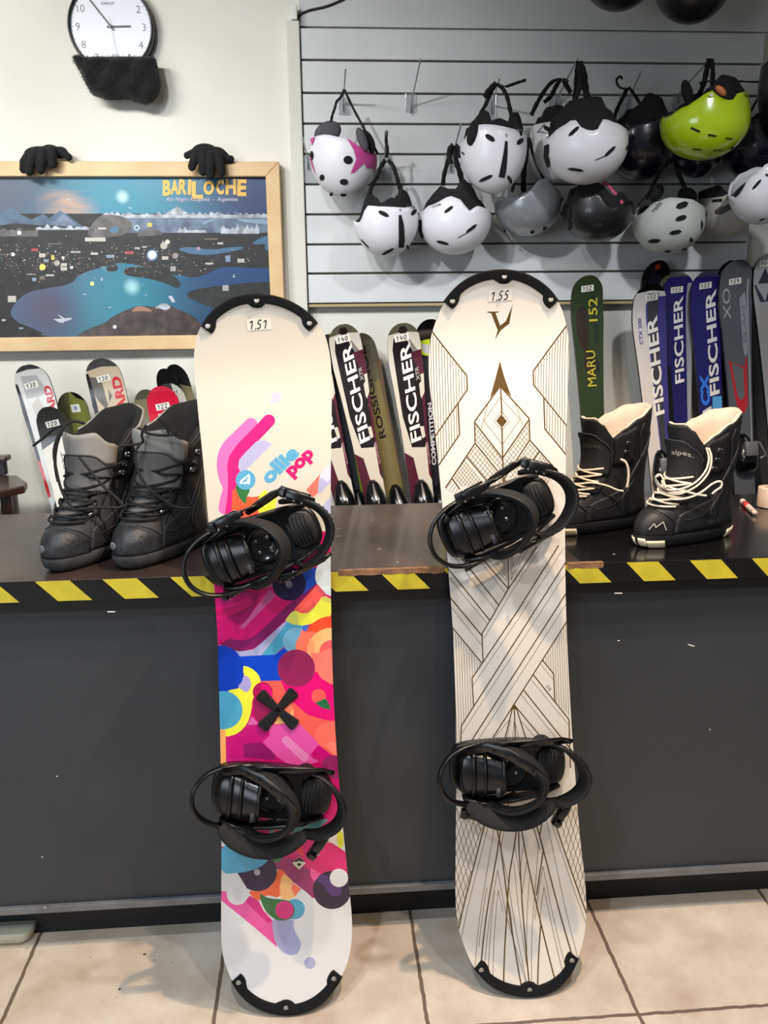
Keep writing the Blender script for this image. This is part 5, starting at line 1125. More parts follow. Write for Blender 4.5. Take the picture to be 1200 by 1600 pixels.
# lower (under and below the lower binding)
tk3, th3 = 10.5, 4.2
ln(WC, tk3, [(375, -130), (320, 95), (110, 960)], [(360, -100), (405, 85), (440, 230), (494, 650), (602, 1320)], [(520, -120), (445, 110), (412, 330), (295, 1150)], [(572, 50), (545, 250), (510, 450), (485, 830), (465, 1320)], [(575, 40), (582, 300), (600, 600), (620, 870), (640, 1100), (662, 1330)], [(585, 50), (640, 350), (745, 830), (852, 1260)], [(690, 20), (740, 190), (862, 660), (985, 1090)], [(760, 20), (735, 180)], [(765, 265), (712, 620)], [(745, 830), (720, 1320)], [(820, -60), (858, 100), (960, 400), (1100, 790)], [(735, 180), (765, 280)])
ln(WC, th3, [(350, 100), (145, 960)], [(395, 110), (250, 1160)], [(478, 70), (445, 270), (500, 520), (640, 1290)], [(665, 30), (725, 240), (700, 600), (675, 1300)], [(420, 430), (320, 1180)], [(420, 430), (480, 750), (640, 1300)], [(425, 580), (385, 1260)], [(425, 580), (460, 740)], [(400, 580), (350, 1200)], [(760, 400), (700, 800)], [(760, 400), (935, 1180)], [(768, 555), (910, 1200)], [(768, 555), (735, 830)], [(540, 360), (640, 1150)], [(640, 350), (600, 640)], [(550, 250), (590, 500)], [(618, 200), (590, 420)], [(510, 690), (560, 1100)], [(660, 480), (640, 1120)], [(785, 40), (1020, 1080)], [(815, 50), (1090, 850)], [(340, 560), (280, 1000)], [(668, 30), (740, 280)])
for dg in (73, -62, 70):
    pass
gold(WC, hatch([(90, -40), (330, -40), (300, 120), (125, 850), (95, 700)], 74, 32, th3) + hatch([(90, -40), (330, -40), (300, 120), (125, 850), (95, 700)], -70, 38, th3) + hatch([(850, -40), (1030, -40), (1095, 740), (960, 400)], 72, 36, th3) + hatch([(850, -40), (1030, -40), (1095, 740), (960, 400)], -74, 32, th3))
DW = mat('deck_white_warm', (224, 217, 208), .16, noise=(6, .02), coat=.6)
mb = deck_mesh(BW, outW, SW, DW, EDK, BACKM, 'deck', rootW)
def onW(T, x, y, deg):
    u0, v0 = BW.uv(*T((x, y))); f = rot2(u0, v0, deg); return lambda a, b: BW.P(*f(a, b), .0005)
text(mb, 'DJ', GREYIN, onW(WB_, 885, 1075, -48), .008, .012)
mb.build('deck', rootW)
tip_guard(BW, [(693.5, 472), (706, 455), (723, 440), (743, 429.5), (762, 424), (785, 422), (806, 424), (825, 430), (843, 440), (859, 453), (871.5, 470)], [(706.5, 471), (787.5, 432.5), (860, 468.5)], rootW, 'nose_guard', BW.uv(785, 650))
tip_guard(BW, [(741.5, 1513), (754, 1527), (770, 1540.5), (790, 1550), (815, 1555.5), (840, 1555.5), (863, 1547), (882, 1533), (894, 1516), (903, 1497)], [(751.5, 1514.5), (827, 1545.5), (893, 1499.5)], rootW, 'tail_guard', BW.uv(820, 1300))
label_on(BW, 782, 462, .050, .021, 2, '1.55', 'size_sticker', rootW, .040, .017, pm=mat('sticker_clear', (226, 220, 208), .35))
make_binding(BW, (772, 806), 20, rootW, 1, 'black strap binding near the top, turned up to the right', 0)
make_binding(BW, (789, 1192), -3, rootW, -1, 'black strap binding near the bottom', 2)
# ================================================================ skis
class Ski(Board):
    def __init__(s, tip, mid, hw, Yt, Yb=2.66, kick=.035):
        T = at_y(tip[0], tip[1], Yt); s.kick = kick; s.kl = .12
        d = ray(*mid); k = (Yt-Yb)/T.z           # plane Y = Yb + k*z
        t = (Yb+k*CAMH)/(d.y-k*d.z); M = CPOS+d*t
        V = (T-M).normalized(); s.V = V; s.L = T.z/V.z; X = V3((1, 0, 0)); s.U = (X-V*X.dot(V)).normalized(); s.N = s.U.cross(V)
        if s.N.y > 0: s.N = -s.N
        s.O = T-V*s.L - s.N*0; s.hw = hw*mpp(Yt)
        s.O = s.O - s.N*kick*.0
        # tail stays flat, only the tip curves up
    def w(s, v):
        return s.kick*((v-s.L+s.kl)/s.kl)**1.9 if v > s.L-s.kl else 0.0
    def width(s, d):
        R = .055
        if d < R: return s.hw*(.0+sqrt(max(0, 1-((R-d)/R)**2)))*(.97)
        if d < .14: return s.hw*(.97+.03*sin(pi*(d-R)/(.28-2*R)))
        t = (d-.14)/(s.L-.14)
        return s.hw*(1-.36*sin(min(1, t*1.12)*pi)**.8*1.0) if t < .9 else s.hw*.82
    def S(s, a, d): return (a*s.width(max(.004, d)), s.L-d)     # a in -1..1, d metres below the tip
    def outline(s):
        ds = [0.0008, .003, .007, .012, .02, .03, .04, .055, .08, .11, .14]+[.14+(s.L-.145)*i/16 for i in range(1, 17)]
        r = [(s.width(d), s.L-d) for d in ds]; return [(-x, y) for x, y in reversed(r)] + r
def ski(label, tip, mid, hw, Yt, base, shapes=(), texts=(), size=None, bind=None, tipcol=None, kick=.035, sside=None, Yb=None, size_pos=(0, .075), sw=.036, group='rental skis leaning against the wall'):
    k = Ski(tip, mid, hw, Yt, Yt-.24, kick)
    root = empty('ski', k.P(0, 0), label, 'ski', group)
    out = [(u, v) for u, v in k.outline()]
    if (out[0][0], out[0][1]) == (out[-1][0], out[-1][1]): out.pop()
    SH = []
    if tipcol: m, dd = tipcol; SH.append(([k.S(-1.3, -.02), k.S(1.3, -.02), k.S(1.3, dd), k.S(0, dd*.72), k.S(-1.3, dd)], m))
    for p, m in shapes: SH.append(([k.S(a, d) if abs(a) <= 1 else (a*k.hw, k.L-d) for a, d in p], m))
    mb = MB(); art(mb, out, SH, lambda u, v: k.P(u, v), base, grid=.03); n = len(out); T = .012
    mb.use(sside or EDK, True); a = [k.P(u, v) for u, v in out]; b_ = [k.P(u, v, -T) for u, v in out]
    mb.add(a+b_, [(i, (i+1) % n, n+(i+1) % n, n+i) for i in range(n)])
    art(mb, out, [], lambda u, v: k.P(u, v, -T), EDK, grid=.05)
    for sx, a, d, h, w, m, bold, sh in texts:      # lettering that reads upwards along the ski
        u0, v0 = k.S(a, d); text(mb, sx, m, lambda x, y: k.P(u0-y, v0+x, .0006), h, w, bold=bold, shear=sh)
    mb.build('ski_body', root)
    if size:
        u0, v0 = k.S(size_pos[0], size_pos[1]); f = rot2(u0, v0, 4); mb = MB(); mb.use(STICK); hh = sw*.26
        mb.add([k.P(*f(x, y), .0008) for x, y in ((-sw/2*1.15, -hh), (sw/2*1.15, -hh), (sw/2*1.15, hh), (-sw/2*1.15, hh))], [(0, 1, 2, 3)])
        handwriting(mb, size, INK, lambda x, y: k.P(*f(x, y), .0012), sw*.34, sw*.92, pen=.19); mb.build('size_sticker', root)
    if bind:
        d0 = bind[0]; kind = bind[1]; mb = MB(); mb.use(mat('binding_black', (6, 6, 8), .2, coat=.3, spec=.3), True)
        sec = [(d0, .008, .004), (d0+.015, .020, .018), (d0+.045, .030, .036), (d0+.075, .036, .050), (d0+.11, .038, .052), (d0+.13, .030, .030)]
        rg = []
        for d, w, h in sec: rg.append([k.P(w*cos(2*pi*i/14), k.L-d, 0)+k.N*(max(0, h*(.35+.65*sin(2*pi*i/14))) if sin(2*pi*i/14) > -.3 else 0.001) for i in range(14)])
        mb.loft(rg); mb.use(METAL if kind else mat('binding_silver', (150, 150, 152), .3, .7), True)
        bb = mb.build('ski_binding', root)
        mb = MB(); mb.use(mat('binding_silver', (150, 150, 152), .3, .7), True)
        rg = []
        for d, w, h in ((d0+.012, .002, .016), (d0+.03, .004, .033), (d0+.055, .007, .047), (d0+.066, .006, .052), (d0+.07, .002, .053)): rg.append([k.P(w*cos(2*pi*i/10), k.L-d, 0)+k.N*(h+.003*sin(2*pi*i/10)) for i in range(10)])
        mb.loft(rg); mb.build('toe_clamp', bb)
        if kind == 2:
            mb = MB(); mb.use(mat('binding_silver', (150, 150, 152), .3, .7), True); mb.obox(k.P(.0, k.L-d0-.05, .055), k.U, k.V, k.N, .020, .024, .010); mb.sweep([k.P(.03, k.L-d0-.03, .05), k.P(.052, k.L-d0-.075, .05), k.P(.03, k.L-d0-.085, .05)], k.N, .007, .004); mb.build('brake_arm', bb, bevel=.003)
    return k
def rect(a0, a1, d0, d1): return [(a0, d0), (a1, d0), (a1, d1), (a0, d1)]
C = cmat
GL = lambda c: cmat(c, .25, .4)
SKW, SKB, SKM = GL((196, 190, 178)), GL((24, 18, 22)), GL((74, 26, 42)); OLV = GL((84, 82, 66)); WH = C((222, 220, 214))
def fischer140(label, tip, mid, Yt, hw=25.5, size=True):
    sh = [([(-.30, .010), (.30, .010), (.36, .026), (.15, .032), (-.15, .032), (-.36, .026)], SKB), ([(-.62, .045), (.15, .045), (.75, .13), (.84, .20), (.80, .27), (.92, .38), (.7, .41), (-.35, .405), (-.72, .30), (-.72, .08)], SKB),
          ([(.25, .04), (.9, .10), (.95, .14), (.5, .10)], GL((120, 116, 112))), ([(.22, .095), (1.2, .085), (1.2, .165), (.62, .17), (.55, .13)], SKM), ([(.68, .20), (1.2, .165), (1.2, .20), (.80, .25), (.7, .24)], SKW),
          ([(.80, .245), (1.2, .20), (1.2, .60), (.8, .50)], SKM), ([(-1.2, .40), (-.35, .44), (.0, .56), (-.2, .62), (-1.2, .60)], SKM), ([(.45, .34), (.75, .34), (.80, .375), (.55, .38)], SKW)]
    return ski(label, tip, mid, hw, Yt, SKW, sh, [('FISCHER', .05, .225, .036, .325, WH, .02, -.25), ('XTR', .62, .165, .012, .045, GL((150, 150, 146)), .03, -.1), ('GLASSFIBER', .93, .43, .006, .075, GL((170, 130, 140)), .02, -.2)],
        '140' if size else None, (.515, 0), (OLV, .036), size_pos=(-.1, .045), sw=.042)
fischer140('left one of the two white and black 140 skis standing between the snowboards', (534, 509), (581, 750), 2.90)
fischer140('right one of the two white and black 140 skis standing between the snowboards', (627, 507), (657, 750), 2.90, 26.5)
fischer140('black, white and maroon ski mostly hidden by the colourful snowboard', (478, 512), (531, 750), 2.92, 25, False)
ski('olive and bronze ski with black lettering, between the two 140 skis', (560, 523), (616, 757), 23, 2.975, GL((112, 104, 66)), [([(-1.2, .22), (1.2, .14), (1.2, .02), (-1.2, .04)], OLV), (rect(-1.2, -.75, .0, .5), OLV), ([(.75, .1), (1.2, .1), (1.2, .6), (.8, .6)], GL((98, 80, 62)))], [('ROSSIGNOL', .0, .20, .023, .315, SKB, .02, -.1)], None, (.52, 0), (GL((62, 60, 44)), .05))
ski('dark ski with a bright green stripe, behind the left 140 ski', (513, 524), (556, 757), 22, 2.98, GL((48, 50, 54)), [([(.30, .1), (1.2, .1), (1.2, .6), (.40, .6)], GL((126, 150, 36))), ([(.0, .0), (1.2, .0), (1.2, .16), (.2, .16)], GL((94, 98, 52)))], [], None, (.53, 0))
ski('black ski with a yellow and black tip, just left of the white and gold snowboard', (669, 502), (688, 757), 24, 2.935, GL((22, 22, 30)), [([(-1.2, .07), (-.1, .06), (1.2, .10), (1.2, .2), (.9, .30), (.2, .12), (-1.2, .10)], GL((186, 208, 40))), ([(-.6, .072), (.0, .08), (-.2, .11), (-.5, .10)], GL((190, 190, 200))), ([(.6, .18), (1.2, .16), (1.2, .28)], GL((186, 208, 40)))], [('COMPETITION', -.40, .375, .015, .21, GL((196, 196, 200)), .035, -.2)], None, (.54, 0), (BLKG, .085), kick=.05)
# left group
RED = GL((190, 34, 40))
ski('white and red ski with a 130 sticker, leftmost of the skis', (46, 572), (95, 775), 26.5, 2.86, GL((206, 204, 202)), [([(-.6, .03), (.4, .035), (.7, .09), (.2, .10), (-.6, .10)], GL((168, 168, 168))), ([(-1.2, .05), (-.86, .05), (-.78, .3), (-1.2, .3)], SKB), ([(-1.2, .3), (-.80, .3), (-.75, .42), (-1.2, .42)], RED), ([(-.4, .12), (.1, .1), (.35, .16), (.2, .21), (-.2, .18)], GL((186, 180, 170)))], [('ARD', .72, .115, .024, .085, RED, .04, 0)], '130', (.42, 0), (GL((52, 52, 56)), .02), size_pos=(-.10, .062))
ski('tan and grey ski with red lettering and a 130 sticker above the grey boots', (158, 562), (196, 745), 27, 2.90, GL((188, 172, 148)), [([(-.8, .05), (-.2, .06), (.2, .12), (-.3, .16), (-.6, .13), (-.9, .09)], GL((98, 92, 84))), ([(-.2, .07), (.1, .07), (-.05, .15), (-.15, .14)], GL((188, 172, 148))), ([(-1.2, .04), (-.85, .04), (-.8, .3), (-1.2, .3)], SKB), ([(.6, .24), (1.2, .2), (1.2, .34), (.8, .34)], GL((208, 196, 60)))], [('ZARD', .62, .135, .030, .145, RED, .04, 0)], '130', (.45, 0), (GL((64, 62, 62)), .035), size_pos=(-.05, .062))
ski('dark ski with an olive tip and a 120 sticker, behind the left grey boot', (78, 637), (104, 770), 23.5, 2.77, GL((206, 200, 188)), [([(-1.2, .0), (1.2, 0), (1.2, .13), (.6, .09), (-1.2, .13)], GL((44, 44, 40))), ([(.45, .1), (.9, .09), (.85, .14), (.5, .14)], GL((206, 110, 60)))], [('SPORT', .28, .185, .014, .085, GL((96, 92, 84)), .03, 0), ('C', .30, .245, .020, .022, RED, .03, 0)], '120', (.30, 0), (GL((104, 98, 74)), .022), size_pos=(.05, .052))
ski('green and yellow ski tip between the 120 ski and the tan ski', (112, 614), (128, 740), 23, 2.93, GL((118, 124, 60)), [([(-1.2, 0), (.0, .0), (-.2, .05), (-.4, .3), (-1.2, .3)], GL((96, 92, 66))), ([(.2, .0), (1.2, 0), (1.2, .04), (.5, .02)], SKB), (rect(-.1, .5, .04, .065), STICK)], [('o', .2, .052, .010, .012, GL((60, 90, 180)), .03, 0)])
ski('olive grey ski tip partly behind the red 122 ski', (229, 610), (247, 740), 21, 2.93, GL((126, 116, 92)), [([(-1.2, 0), (1.2, 0), (1.2, .03), (-1.2, .03)], OLV), (rect(.1, 1.2, .035, .055), STICK)])
ski('red ski tip with a 122 sticker and a white triangle mark', (252, 605), (272, 740), 25, 2.82, GL((196, 22, 58)), [([(-.45, .085), (.45, .078), (.1, .128)], GL((226, 222, 222))), ([(-.2, .094), (.2, .090), (.05, .118)], GL((30, 24, 28)))], [], '122', None, (GL((206, 40, 70)), .02), size_pos=(-.05, .062), sw=.038)
ski('dark grey ski tip with a 138 sticker behind the red 122 ski', (263, 601), (290, 740), 24, 2.88, GL((58, 60, 64)), [([(.7, .0), (1.2, .0), (1.2, .3), (.9, .3)], GL((188, 186, 176)))], [], '138', size_pos=(.45, .03), sw=.026)
ski('black tipped olive ski standing tallest in the left group, left of its twin', (259, 579), (296, 740), 17, 2.95, GL((110, 102, 76)), [], [], None, None, (BLKM, .09), kick=.06)
ski('black tipped olive ski standing tallest in the left group, right of its twin', (273, 572), (312, 740), 18, 2.97, GL((118, 110, 82)), [], [], None, None, (BLKM, .085), kick=.05)
# right group
NVY, BLU = GL((28, 26, 92)), GL((34, 62, 168)); MTY = GL((190, 176, 52))
DG, DG2 = GL((42, 56, 30)), GL((46, 34, 28))
ski('dark green camouflage ski with yellow lettering and a 152 sticker, standing alone', (915, 433), (926, 648), 25.5, 2.90, DG, [(smooth([(-.7, .10), (-.1, .09), (.1, .16), (-.1, .24), (.2, .28), (.1, .34), (-.5, .30), (-.3, .24), (-.8, .2)], 1), DG2), (smooth([(.2, .05), (.8, .08), (.7, .2), (.4, .24), (.3, .12)], 1), GL((34, 46, 30))), (smooth([(-.2, .24), (.5, .26), (.8, .32), (.1, .3)], 1), GL((32, 34, 30)))], [('152', .35, .108, .030, .075, MTY, .01, 0), ('MARU', .08, .30, .030, .118, MTY, .0, 0)], '152', (.52, 0), size_pos=(-.02, .040))
FG = GL((58, 58, 62)); LB = GL((206, 200, 196)); PUR = GL((78, 70, 140))
ski('white and grey ski with large white lettering and a 150 sticker', (1010, 447), (1026, 647), 27, 2.86, LB, [([(-.15, .03), (.6, .03), (.62, .6), (.2, .6), (-.05, .3), (-.2, .1)], FG), ([(.55, .04), (1.2, .04), (1.2, .6), (.6, .6)], GL((58, 54, 118))), ([(-.22, .06), (-.12, .06), (.22, .6), (.14, .6)], PUR)], [('FISCHER', .20, .262, .036, .325, WH, .025, -.22), ('CTX 200', -.58, .145, .012, .085, PUR, .03, 0)], '150', (.54, 2), (BLKG, .028), size_pos=(.1, .042), kick=.05)
ski('blue and silver 155 ski standing directly beside the white and grey 150 ski', (1057, 430), (1062, 647), 26, 2.91, NVY, [([(.62, .03), (1.2, .03), (1.2, .7), (.72, .7)], GL((150, 152, 158))), ([(-1.2, .3), (-.6, .3), (-.4, .6), (-1.2, .6)], BLKG)], [('FISCHER', .05, .215, .032, .285, WH, .02, -.22)], '155', None, (OLV, .012), size_pos=(-.1, .05))
ski('bright blue 155 ski with light blue lower patch, beside the grey 159 ski', (1100, 426), (1111, 645), 25, 2.88, NVY, [([(-1.2, .03), (-.1, .03), (.0, .33), (-1.2, .33)], GL((30, 28, 100))), ([(-1.2, .335), (.2, .35), (.1, .45), (-1.2, .46)], NVY), ([(.2, .41), (1.2, .41), (1.2, .5), (.1, .5)], GL((84, 158, 216))), ([(-.75, .455), (.05, .44), (.1, .5), (-.8, .5)], GL((206, 206, 206)))], [('FISCHER', .35, .232, .034, .345, WH, .025, -.22), ('CX', -.42, .385, .032, .105, GL((52, 112, 220)), .05, 0)], '155', None, (GL((52, 56, 72)), .022), size_pos=(-.1, .045), kick=.04)
ski('grey ski with a red lower part and a 159 sticker', (1146, 409), (1158, 645), 26.5, 2.86, GL((82, 84, 90)), [([(.25, .12), (.6, .10), (.70, .16), (.72, .30), (.5, .31), (.38, .28)], GL((138, 142, 148))), ([(-.75, .32), (.45, .345), (.5, .32), (.66, .31), (.62, .47), (.25, .50), (-.35, .47)], GL((170, 34, 48))), ([(-.55, .325), (.35, .35), (.36, .44), (.1, .455), (-.2, .44)], GL((92, 94, 100))), ([(.74, .06), (.84, .06), (.88, .6), (.8, .6)], GL((150, 154, 160)))], [('XO', -.55, .135, .026, .10, GL((160, 158, 160)), .0, 0), ('ELAN', .50, .205, .012, .12, GL((110, 114, 120)), .03, 0)], '159', (.565, 2), size_pos=(-.05, .065), kick=.04)
GT2 = GL((40, 44, 58))
ski('grey ski with dark triangles and a 166 sticker at the right edge of the photo', (1203, 396), (1222, 700), 31, 2.86, GL((146, 148, 150)), [([(-.75, .095), (-.05, .095), (-.4, .045)], GT2), ([(-.95, .10), (-.68, .155), (-.40, .155), (-.88, .095)], GT2), ([(-.42, .155), (.1, .155), (-.14, .105)], GT2), (rect(-.9, 1.2, .165, .40), GL((150, 146, 142)))], [], '166', None, size_pos=(-.45, .032), sw=.036, kick=.03)
ski('black ski tip with a small orange mark, behind the 150 and 155 skis', (1021, 411), (1034, 640), 23, 2.99, SKB, [(smooth([(-.3, .012), (.3, .012), (.15, .028), (-.15, .028)], 1), GL((150, 62, 32))), (smooth([(-.5, .05), (.5, .04), (.55, .12), (-.5, .12)], 1), GL((36, 38, 56)))], kick=.05)
ski('black ski tip just left of the grey 159 ski', (1133, 411), (1146, 640), 20, 2.95, SKB, [], kick=.05)
ski('olive ski tip peeking out behind the blue and silver ski', (1040, 432), (1050, 640), 17, 2.95, OLV, [])
ski('dark ski standing right behind the grey 159 ski', (1160, 420), (1186, 760), 26, 2.99, GL((38, 38, 42)), [([(.2, 0), (1.2, 0), (1.2, .9), (.3, .9)], GL((70, 72, 78)))])
# ================================================================ snowboard boots
def catm(keys, z):
    n = len(keys)
    for i in range(n-1):
        if z <= keys[i+1][0] or i == n-2:
            z0, z1 = keys[i][0], keys[i+1][0]; t = max(0, min(1, (z-z0)/(z1-z0))); r = []
            for c_ in range(1, len(keys[i])):
                p1, p2 = keys[i][c_], keys[i+1][c_]
                m1 = (p2-keys[i-1][c_])/(z1-keys[i-1][0])*(z1-z0) if i > 0 else p2-p1
                m2 = (keys[i+2][c_]-p1)/(keys[i+2][0]-z0)*(z1-z0) if i < n-2 else p2-p1
                r.append((2*t**3-3*t*t+1)*p1+(t**3-2*t*t+t)*m1+(-2*t**3+3*t*t)*p2+(t**3-t*t)*m2)
            return r
#        z     back   front  halfwidth
KEYS = [(0.0, .004, .272, .043), (.012, -.002, .284, .050), (.035, -.004, .288, .053), (.058, -.001, .284, .053), (.078, .003, .268, .051), (.093, .004, .244, .049), (.108, .004, .222, .048), (.126, .004, .203, .047), (.15, .004, .188, .047), (.185, .000, .182, .049), (.23, -.004, .186, .053), (.28, -.006, .194, .058), (.33, -.006, .203, .061)]
class Boot:
    def __init__(s, base, phi, sc=1.0, wide=1.0, H=.325, tops=None, lean=0.0):
        s.o = base; s.c, s.s_ = cos(radians(phi)), sin(radians(phi)); s.sc, s.wide, s.H, s.tops, s.lean = sc, wide, H, tops, lean
    def W(s, x, y, z):
        x -= .142; x += s.lean*max(0, z-.1)
        return s.o + V3(((x*s.c-y*s.s_)*s.sc, (x*s.s_+y*s.c)*s.sc, z*s.sc))
    def P(s, th, z, off=0.0):
        """th in degrees, 0 = toe, positive = boot's left side"""
        t = radians(th); xb, xf_, hw = catm(KEYS, z); hw *= s.wide; m = (xb+xf_)/2; a = (xf_-xb)/2
        e = .86 if z < .1 else .92
        cx, sy = cos(t), sin(t); px = math.copysign(abs(cx)**e, cx); py = math.copysign(abs(sy)**e, sy)
        tw = 1-.10*max(0, px)*(1 if z < .1 else .3)
        zt = z
        if s.tops and z > .17:
            top = s.ztop(th); zt = .17+(z-.17)*(top-.17)/(s.H-.17)
        return s.W(m+(a+off)*px, (hw+off)*py*tw, zt)
    def ztop(s, th):
        th = abs((th+180) % 360-180); return interp(s.tops, th)
def boot(label, bpx, phi, mats, side=1, sc=1.0, wide=1.0, H=.325, tops=None, group=None, lean=0.0, cuff=True, kind='black'):
    base = at_z(bpx[0], bpx[1], TOPZ+.0015)
    b = Boot(base, phi, sc, wide, H, tops, lean); root = empty('snowboard_boot', base, label, 'boot', group)
    NT = 48; ths = [360*i/NT for i in range(NT)]
    # upper
    mb = MB(); mb.use(mats['body'], True); zs = [.022+(H-.022)*(i/30)**.95 for i in range(31)]
    mb.loft([[b.P(t, z) for t in ths] for z in zs]+[[b.P(t, H, -.011) for t in ths], [b.P(t, H-.03, -.014) for t in ths]], True, False)
    up = mb.build('upper', root)
    mb = MB(); mb.use(mats['lining'], True)
    mb.loft([[b.P(t, z, o) for t in ths] for z, o in ((H+.001, -.002), (H+.004, -.006), (H+.001, -.0125), (H-.03, -.0155), (H-.09, -.017), (H-.16, -.02))], False, True); mb.build('lining', root)
    # sole
    mb = MB(); mb.use(mats['sole'], True)
    mb.loft([[b.P(t, z, o) for t in ths] for z, o in ((.0, -.004), (.001, .0), (.010, .003), (.024, .0035), (.031, .002), (.034, .0005))]); so = mb.build('sole', root)
    def patch(m, t0, t1, zf0, zf1, off, name, parent=None, nt=14, nz=8, thick=.004, build=True, mb=None):
        mb = mb or MB(); mb.use(m, True); G = []
        for i in range(nt+1):
            t = t0+(t1-t0)*i/nt; u = i/nt; z0 = zf0(u) if callable(zf0) else zf0; z1 = zf1(u) if callable(zf1) else zf1
            G.append([b.P(t, z0+(z1-z0)*j/nz, off) for j in range(nz+1)]+[b.P(t, z1-(z1-z0)*j/nz, off-thick) for j in range(nz+1)])
        mb.loft(G, True, True)
        return mb.build(name, parent or root) if build else mb
    if 'pad' in mats:   # pale tread inserts
        for (t0, t1, z0, z1) in ((-26, -6, .003, .022), (22*side, 50*side, .001, .019), (128*side, 158*side, .002, .021)):
            o = patch(mats['pad'], t0 if (t0 > -27 and t0 < -5) else t0, t1, z0, z1, .0062, 'sole_insert', so, nt=8, nz=3)
            o['label'] = 'cream rubber tread insert'
        if side > 0: patch(mats['pad'], 4, 20, .004, .024, .0062, 'sole_insert', so, nt=8, nz=3)
    # toe cap and side overlays
    patch(mats['toe'], -62, 62, .030, lambda u: .086-.030*abs(2*u-1)**2.2, .0022, 'toe_cap', nt=22)
    patch(mats['over'], 95, 265, .030, lambda u: .115+.13*sin(pi*u)**.7, .0026, 'heel_counter', nt=24)
    for sg in (1, -1):
        patch(mats['over'], 62*sg, 108*sg, .034, lambda u: .075+.045*u, .0028, 'side_panel', nt=10)
        # seam piping
        mb = MB(); mb.use(mats['seam'], True)
        mb.tube([b.P(sg*t, z, .003) for t, z in ((14, .088), (30, .084), (48, .076), (62, .060), (74, .042))], .0011, seg=6)
        mb.tube([b.P(sg*t, z, .004) for t, z in ((100, .045), (96, .08), (104, .12), (112, .17), (108, .22), (102, .26), (108, .285))], .0011, seg=6)
        mb.tube([b.P(sg*t, z, .004) for t, z in ((56, .10), (60, .075), (74, .062), (90, .070), (96, .095), (84, .118))], .0010, seg=6)
        mb.build('seam', root)
        # eyelet facing
        patch(mats['face'], 34*sg, 60*sg, .100, .165, .0045, 'eyelet_facing', nt=6)
        patch(mats['face'], 62*sg, 96*sg, .165, lambda u: H-.004-.015*u, .0040, 'cuff_panel', nt=10)
    # tongue flap
    w_ = 60 if kind == 'black' else 62
    zt = (lambda u: .200+.058*(sin(pi*min(1, max(0, .08+.84*u))))**.5) if kind == 'black' else (lambda u: .185+.058*sin(pi*u)**.5)
    fl = patch(mats['flap'], -w_, w_, .142, zt, .0085, 'tongue_flap', nt=26, nz=10, thick=.007)
    mb = MB(); mb.use(mats['seam'], True)
    mb.tube([b.P(-w_+2*w_*i/26, (.142 if i in (0, 26) else zt(i/26)), .009) for i in range(27)], .0016, seg=6)
    mb.build('flap_piping', root)
    # tongue on the instep
    patch(mats['tongue'], -30, 30, .100, .170, .0030, 'tongue', nt=10)
    if kind == 'grey':
        patch(mats['collar'], -66, 66, .215, lambda u: H+.002, .0045, 'cuff_collar', nt=20, nz=6)
        patch(mats['collar'], 92, 268, .235, H+.002, .0040, 'cuff_collar', nt=20, nz=6)
    # hooks
    for sg in (1, -1):
        for z, t in ((.180, 78), (.212, 80), (.244, 82)):
            mb = MB(); mb.use(METAL if kind == 'grey' else mat('gunmetal', (84, 84, 88), .3, .8), True); p = b.P(t*sg, z, .004); q = b.P(t*sg, z, .012); nrm = (q-p).normalized(); tn = (b.P((t+6)*sg, z, .004)-p).normalized()
            mb.lathe([(.0058, 0), (.0058, .0015), (.003, .003)], p, tn, V3((0, 0, 1)), nrm, 12)
            mb.tube([p+nrm*.002+V3((0, 0, .003)), p+nrm*.009+V3((0, 0, .004)), p+nrm*.010+tn*.006, p+nrm*.009-V3((0, 0, .004)), p+nrm*.002-V3((0, 0, .003))], .0013, seg=6); mb.build('lace_hook', root)
        for z, t in ((.104, 46), (.122, 46), (.142, 46)):
            mb = MB(); mb.use(METAL if kind == 'grey' else BLKM, True); p = b.P(t*sg, z, .005); q = b.P(t*sg, z, .013); nrm = (q-p).normalized(); tn = V3((0, 0, 1)).cross(nrm); mb.ell(p, nrm*.003, tn*.0055, nrm.cross(tn)*.0045, 10, 7); mb.build('eyelet', root)
    # laces
    mb = MB(); mb.use(mats['lace'], True)
    R = .0024 if kind == 'black' else .0027
    rows = (.100, .113, .128, .145, .160)
    for i, z in enumerate(rows[:-1]):
        z2 = rows[i+1]
        for sg in (1, -1):
            mb.tube([b.P(sg*(46-92*k/10), z+(z2-z)*k/10, .0085+.004*sin(pi*k/10)) for k in range(11)], R, seg=8)
    mb.tube([b.P(46-92*k/10, rows[0]-.004, .0095) for k in range(11)], R, seg=8)
    if kind == 'grey':
        for sg in (1, -1): mb.tube([b.P(sg*46, .160, .010), b.P(sg*60, .172, .012), b.P(sg*30, .178, .014), b.P(-sg*20, .19, .014), b.P(-sg*66, .225, .014), b.P(-sg*78, .228, .012)], R, seg=8)
    mb.build('laces', root)
    return b, root
BB = dict(body=mat('boot_black', (22, 22, 25), .62, bump=(120, .15), noise=(18, .2)), lining=mat('boot_cream', (204, 178, 158), .85, bump=(200, .2)), sole=mat('boot_sole', (16, 17, 22), .6), toe=mat('boot_toe_black', (28, 27, 29), .55, noise=(40, .25)), over=mat('boot_overlay', (21, 21, 25), .55), seam=mat('boot_seam', (46, 47, 54), .6), face=mat('boot_facing', (18, 18, 21), .7), flap=mat('boot_flap', (22, 22, 24), .8), tongue=mat('boot_tongue', (14, 14, 16), .85), lace=mat('lace_cream', (232, 216, 196), .8), pad=mat('sole_cream', (222, 212, 184), .6))
TB = [(0, .278), (25, .280), (44, .264), (60, .234), (75, .252), (100, .276), (135, .296), (180, .302)]
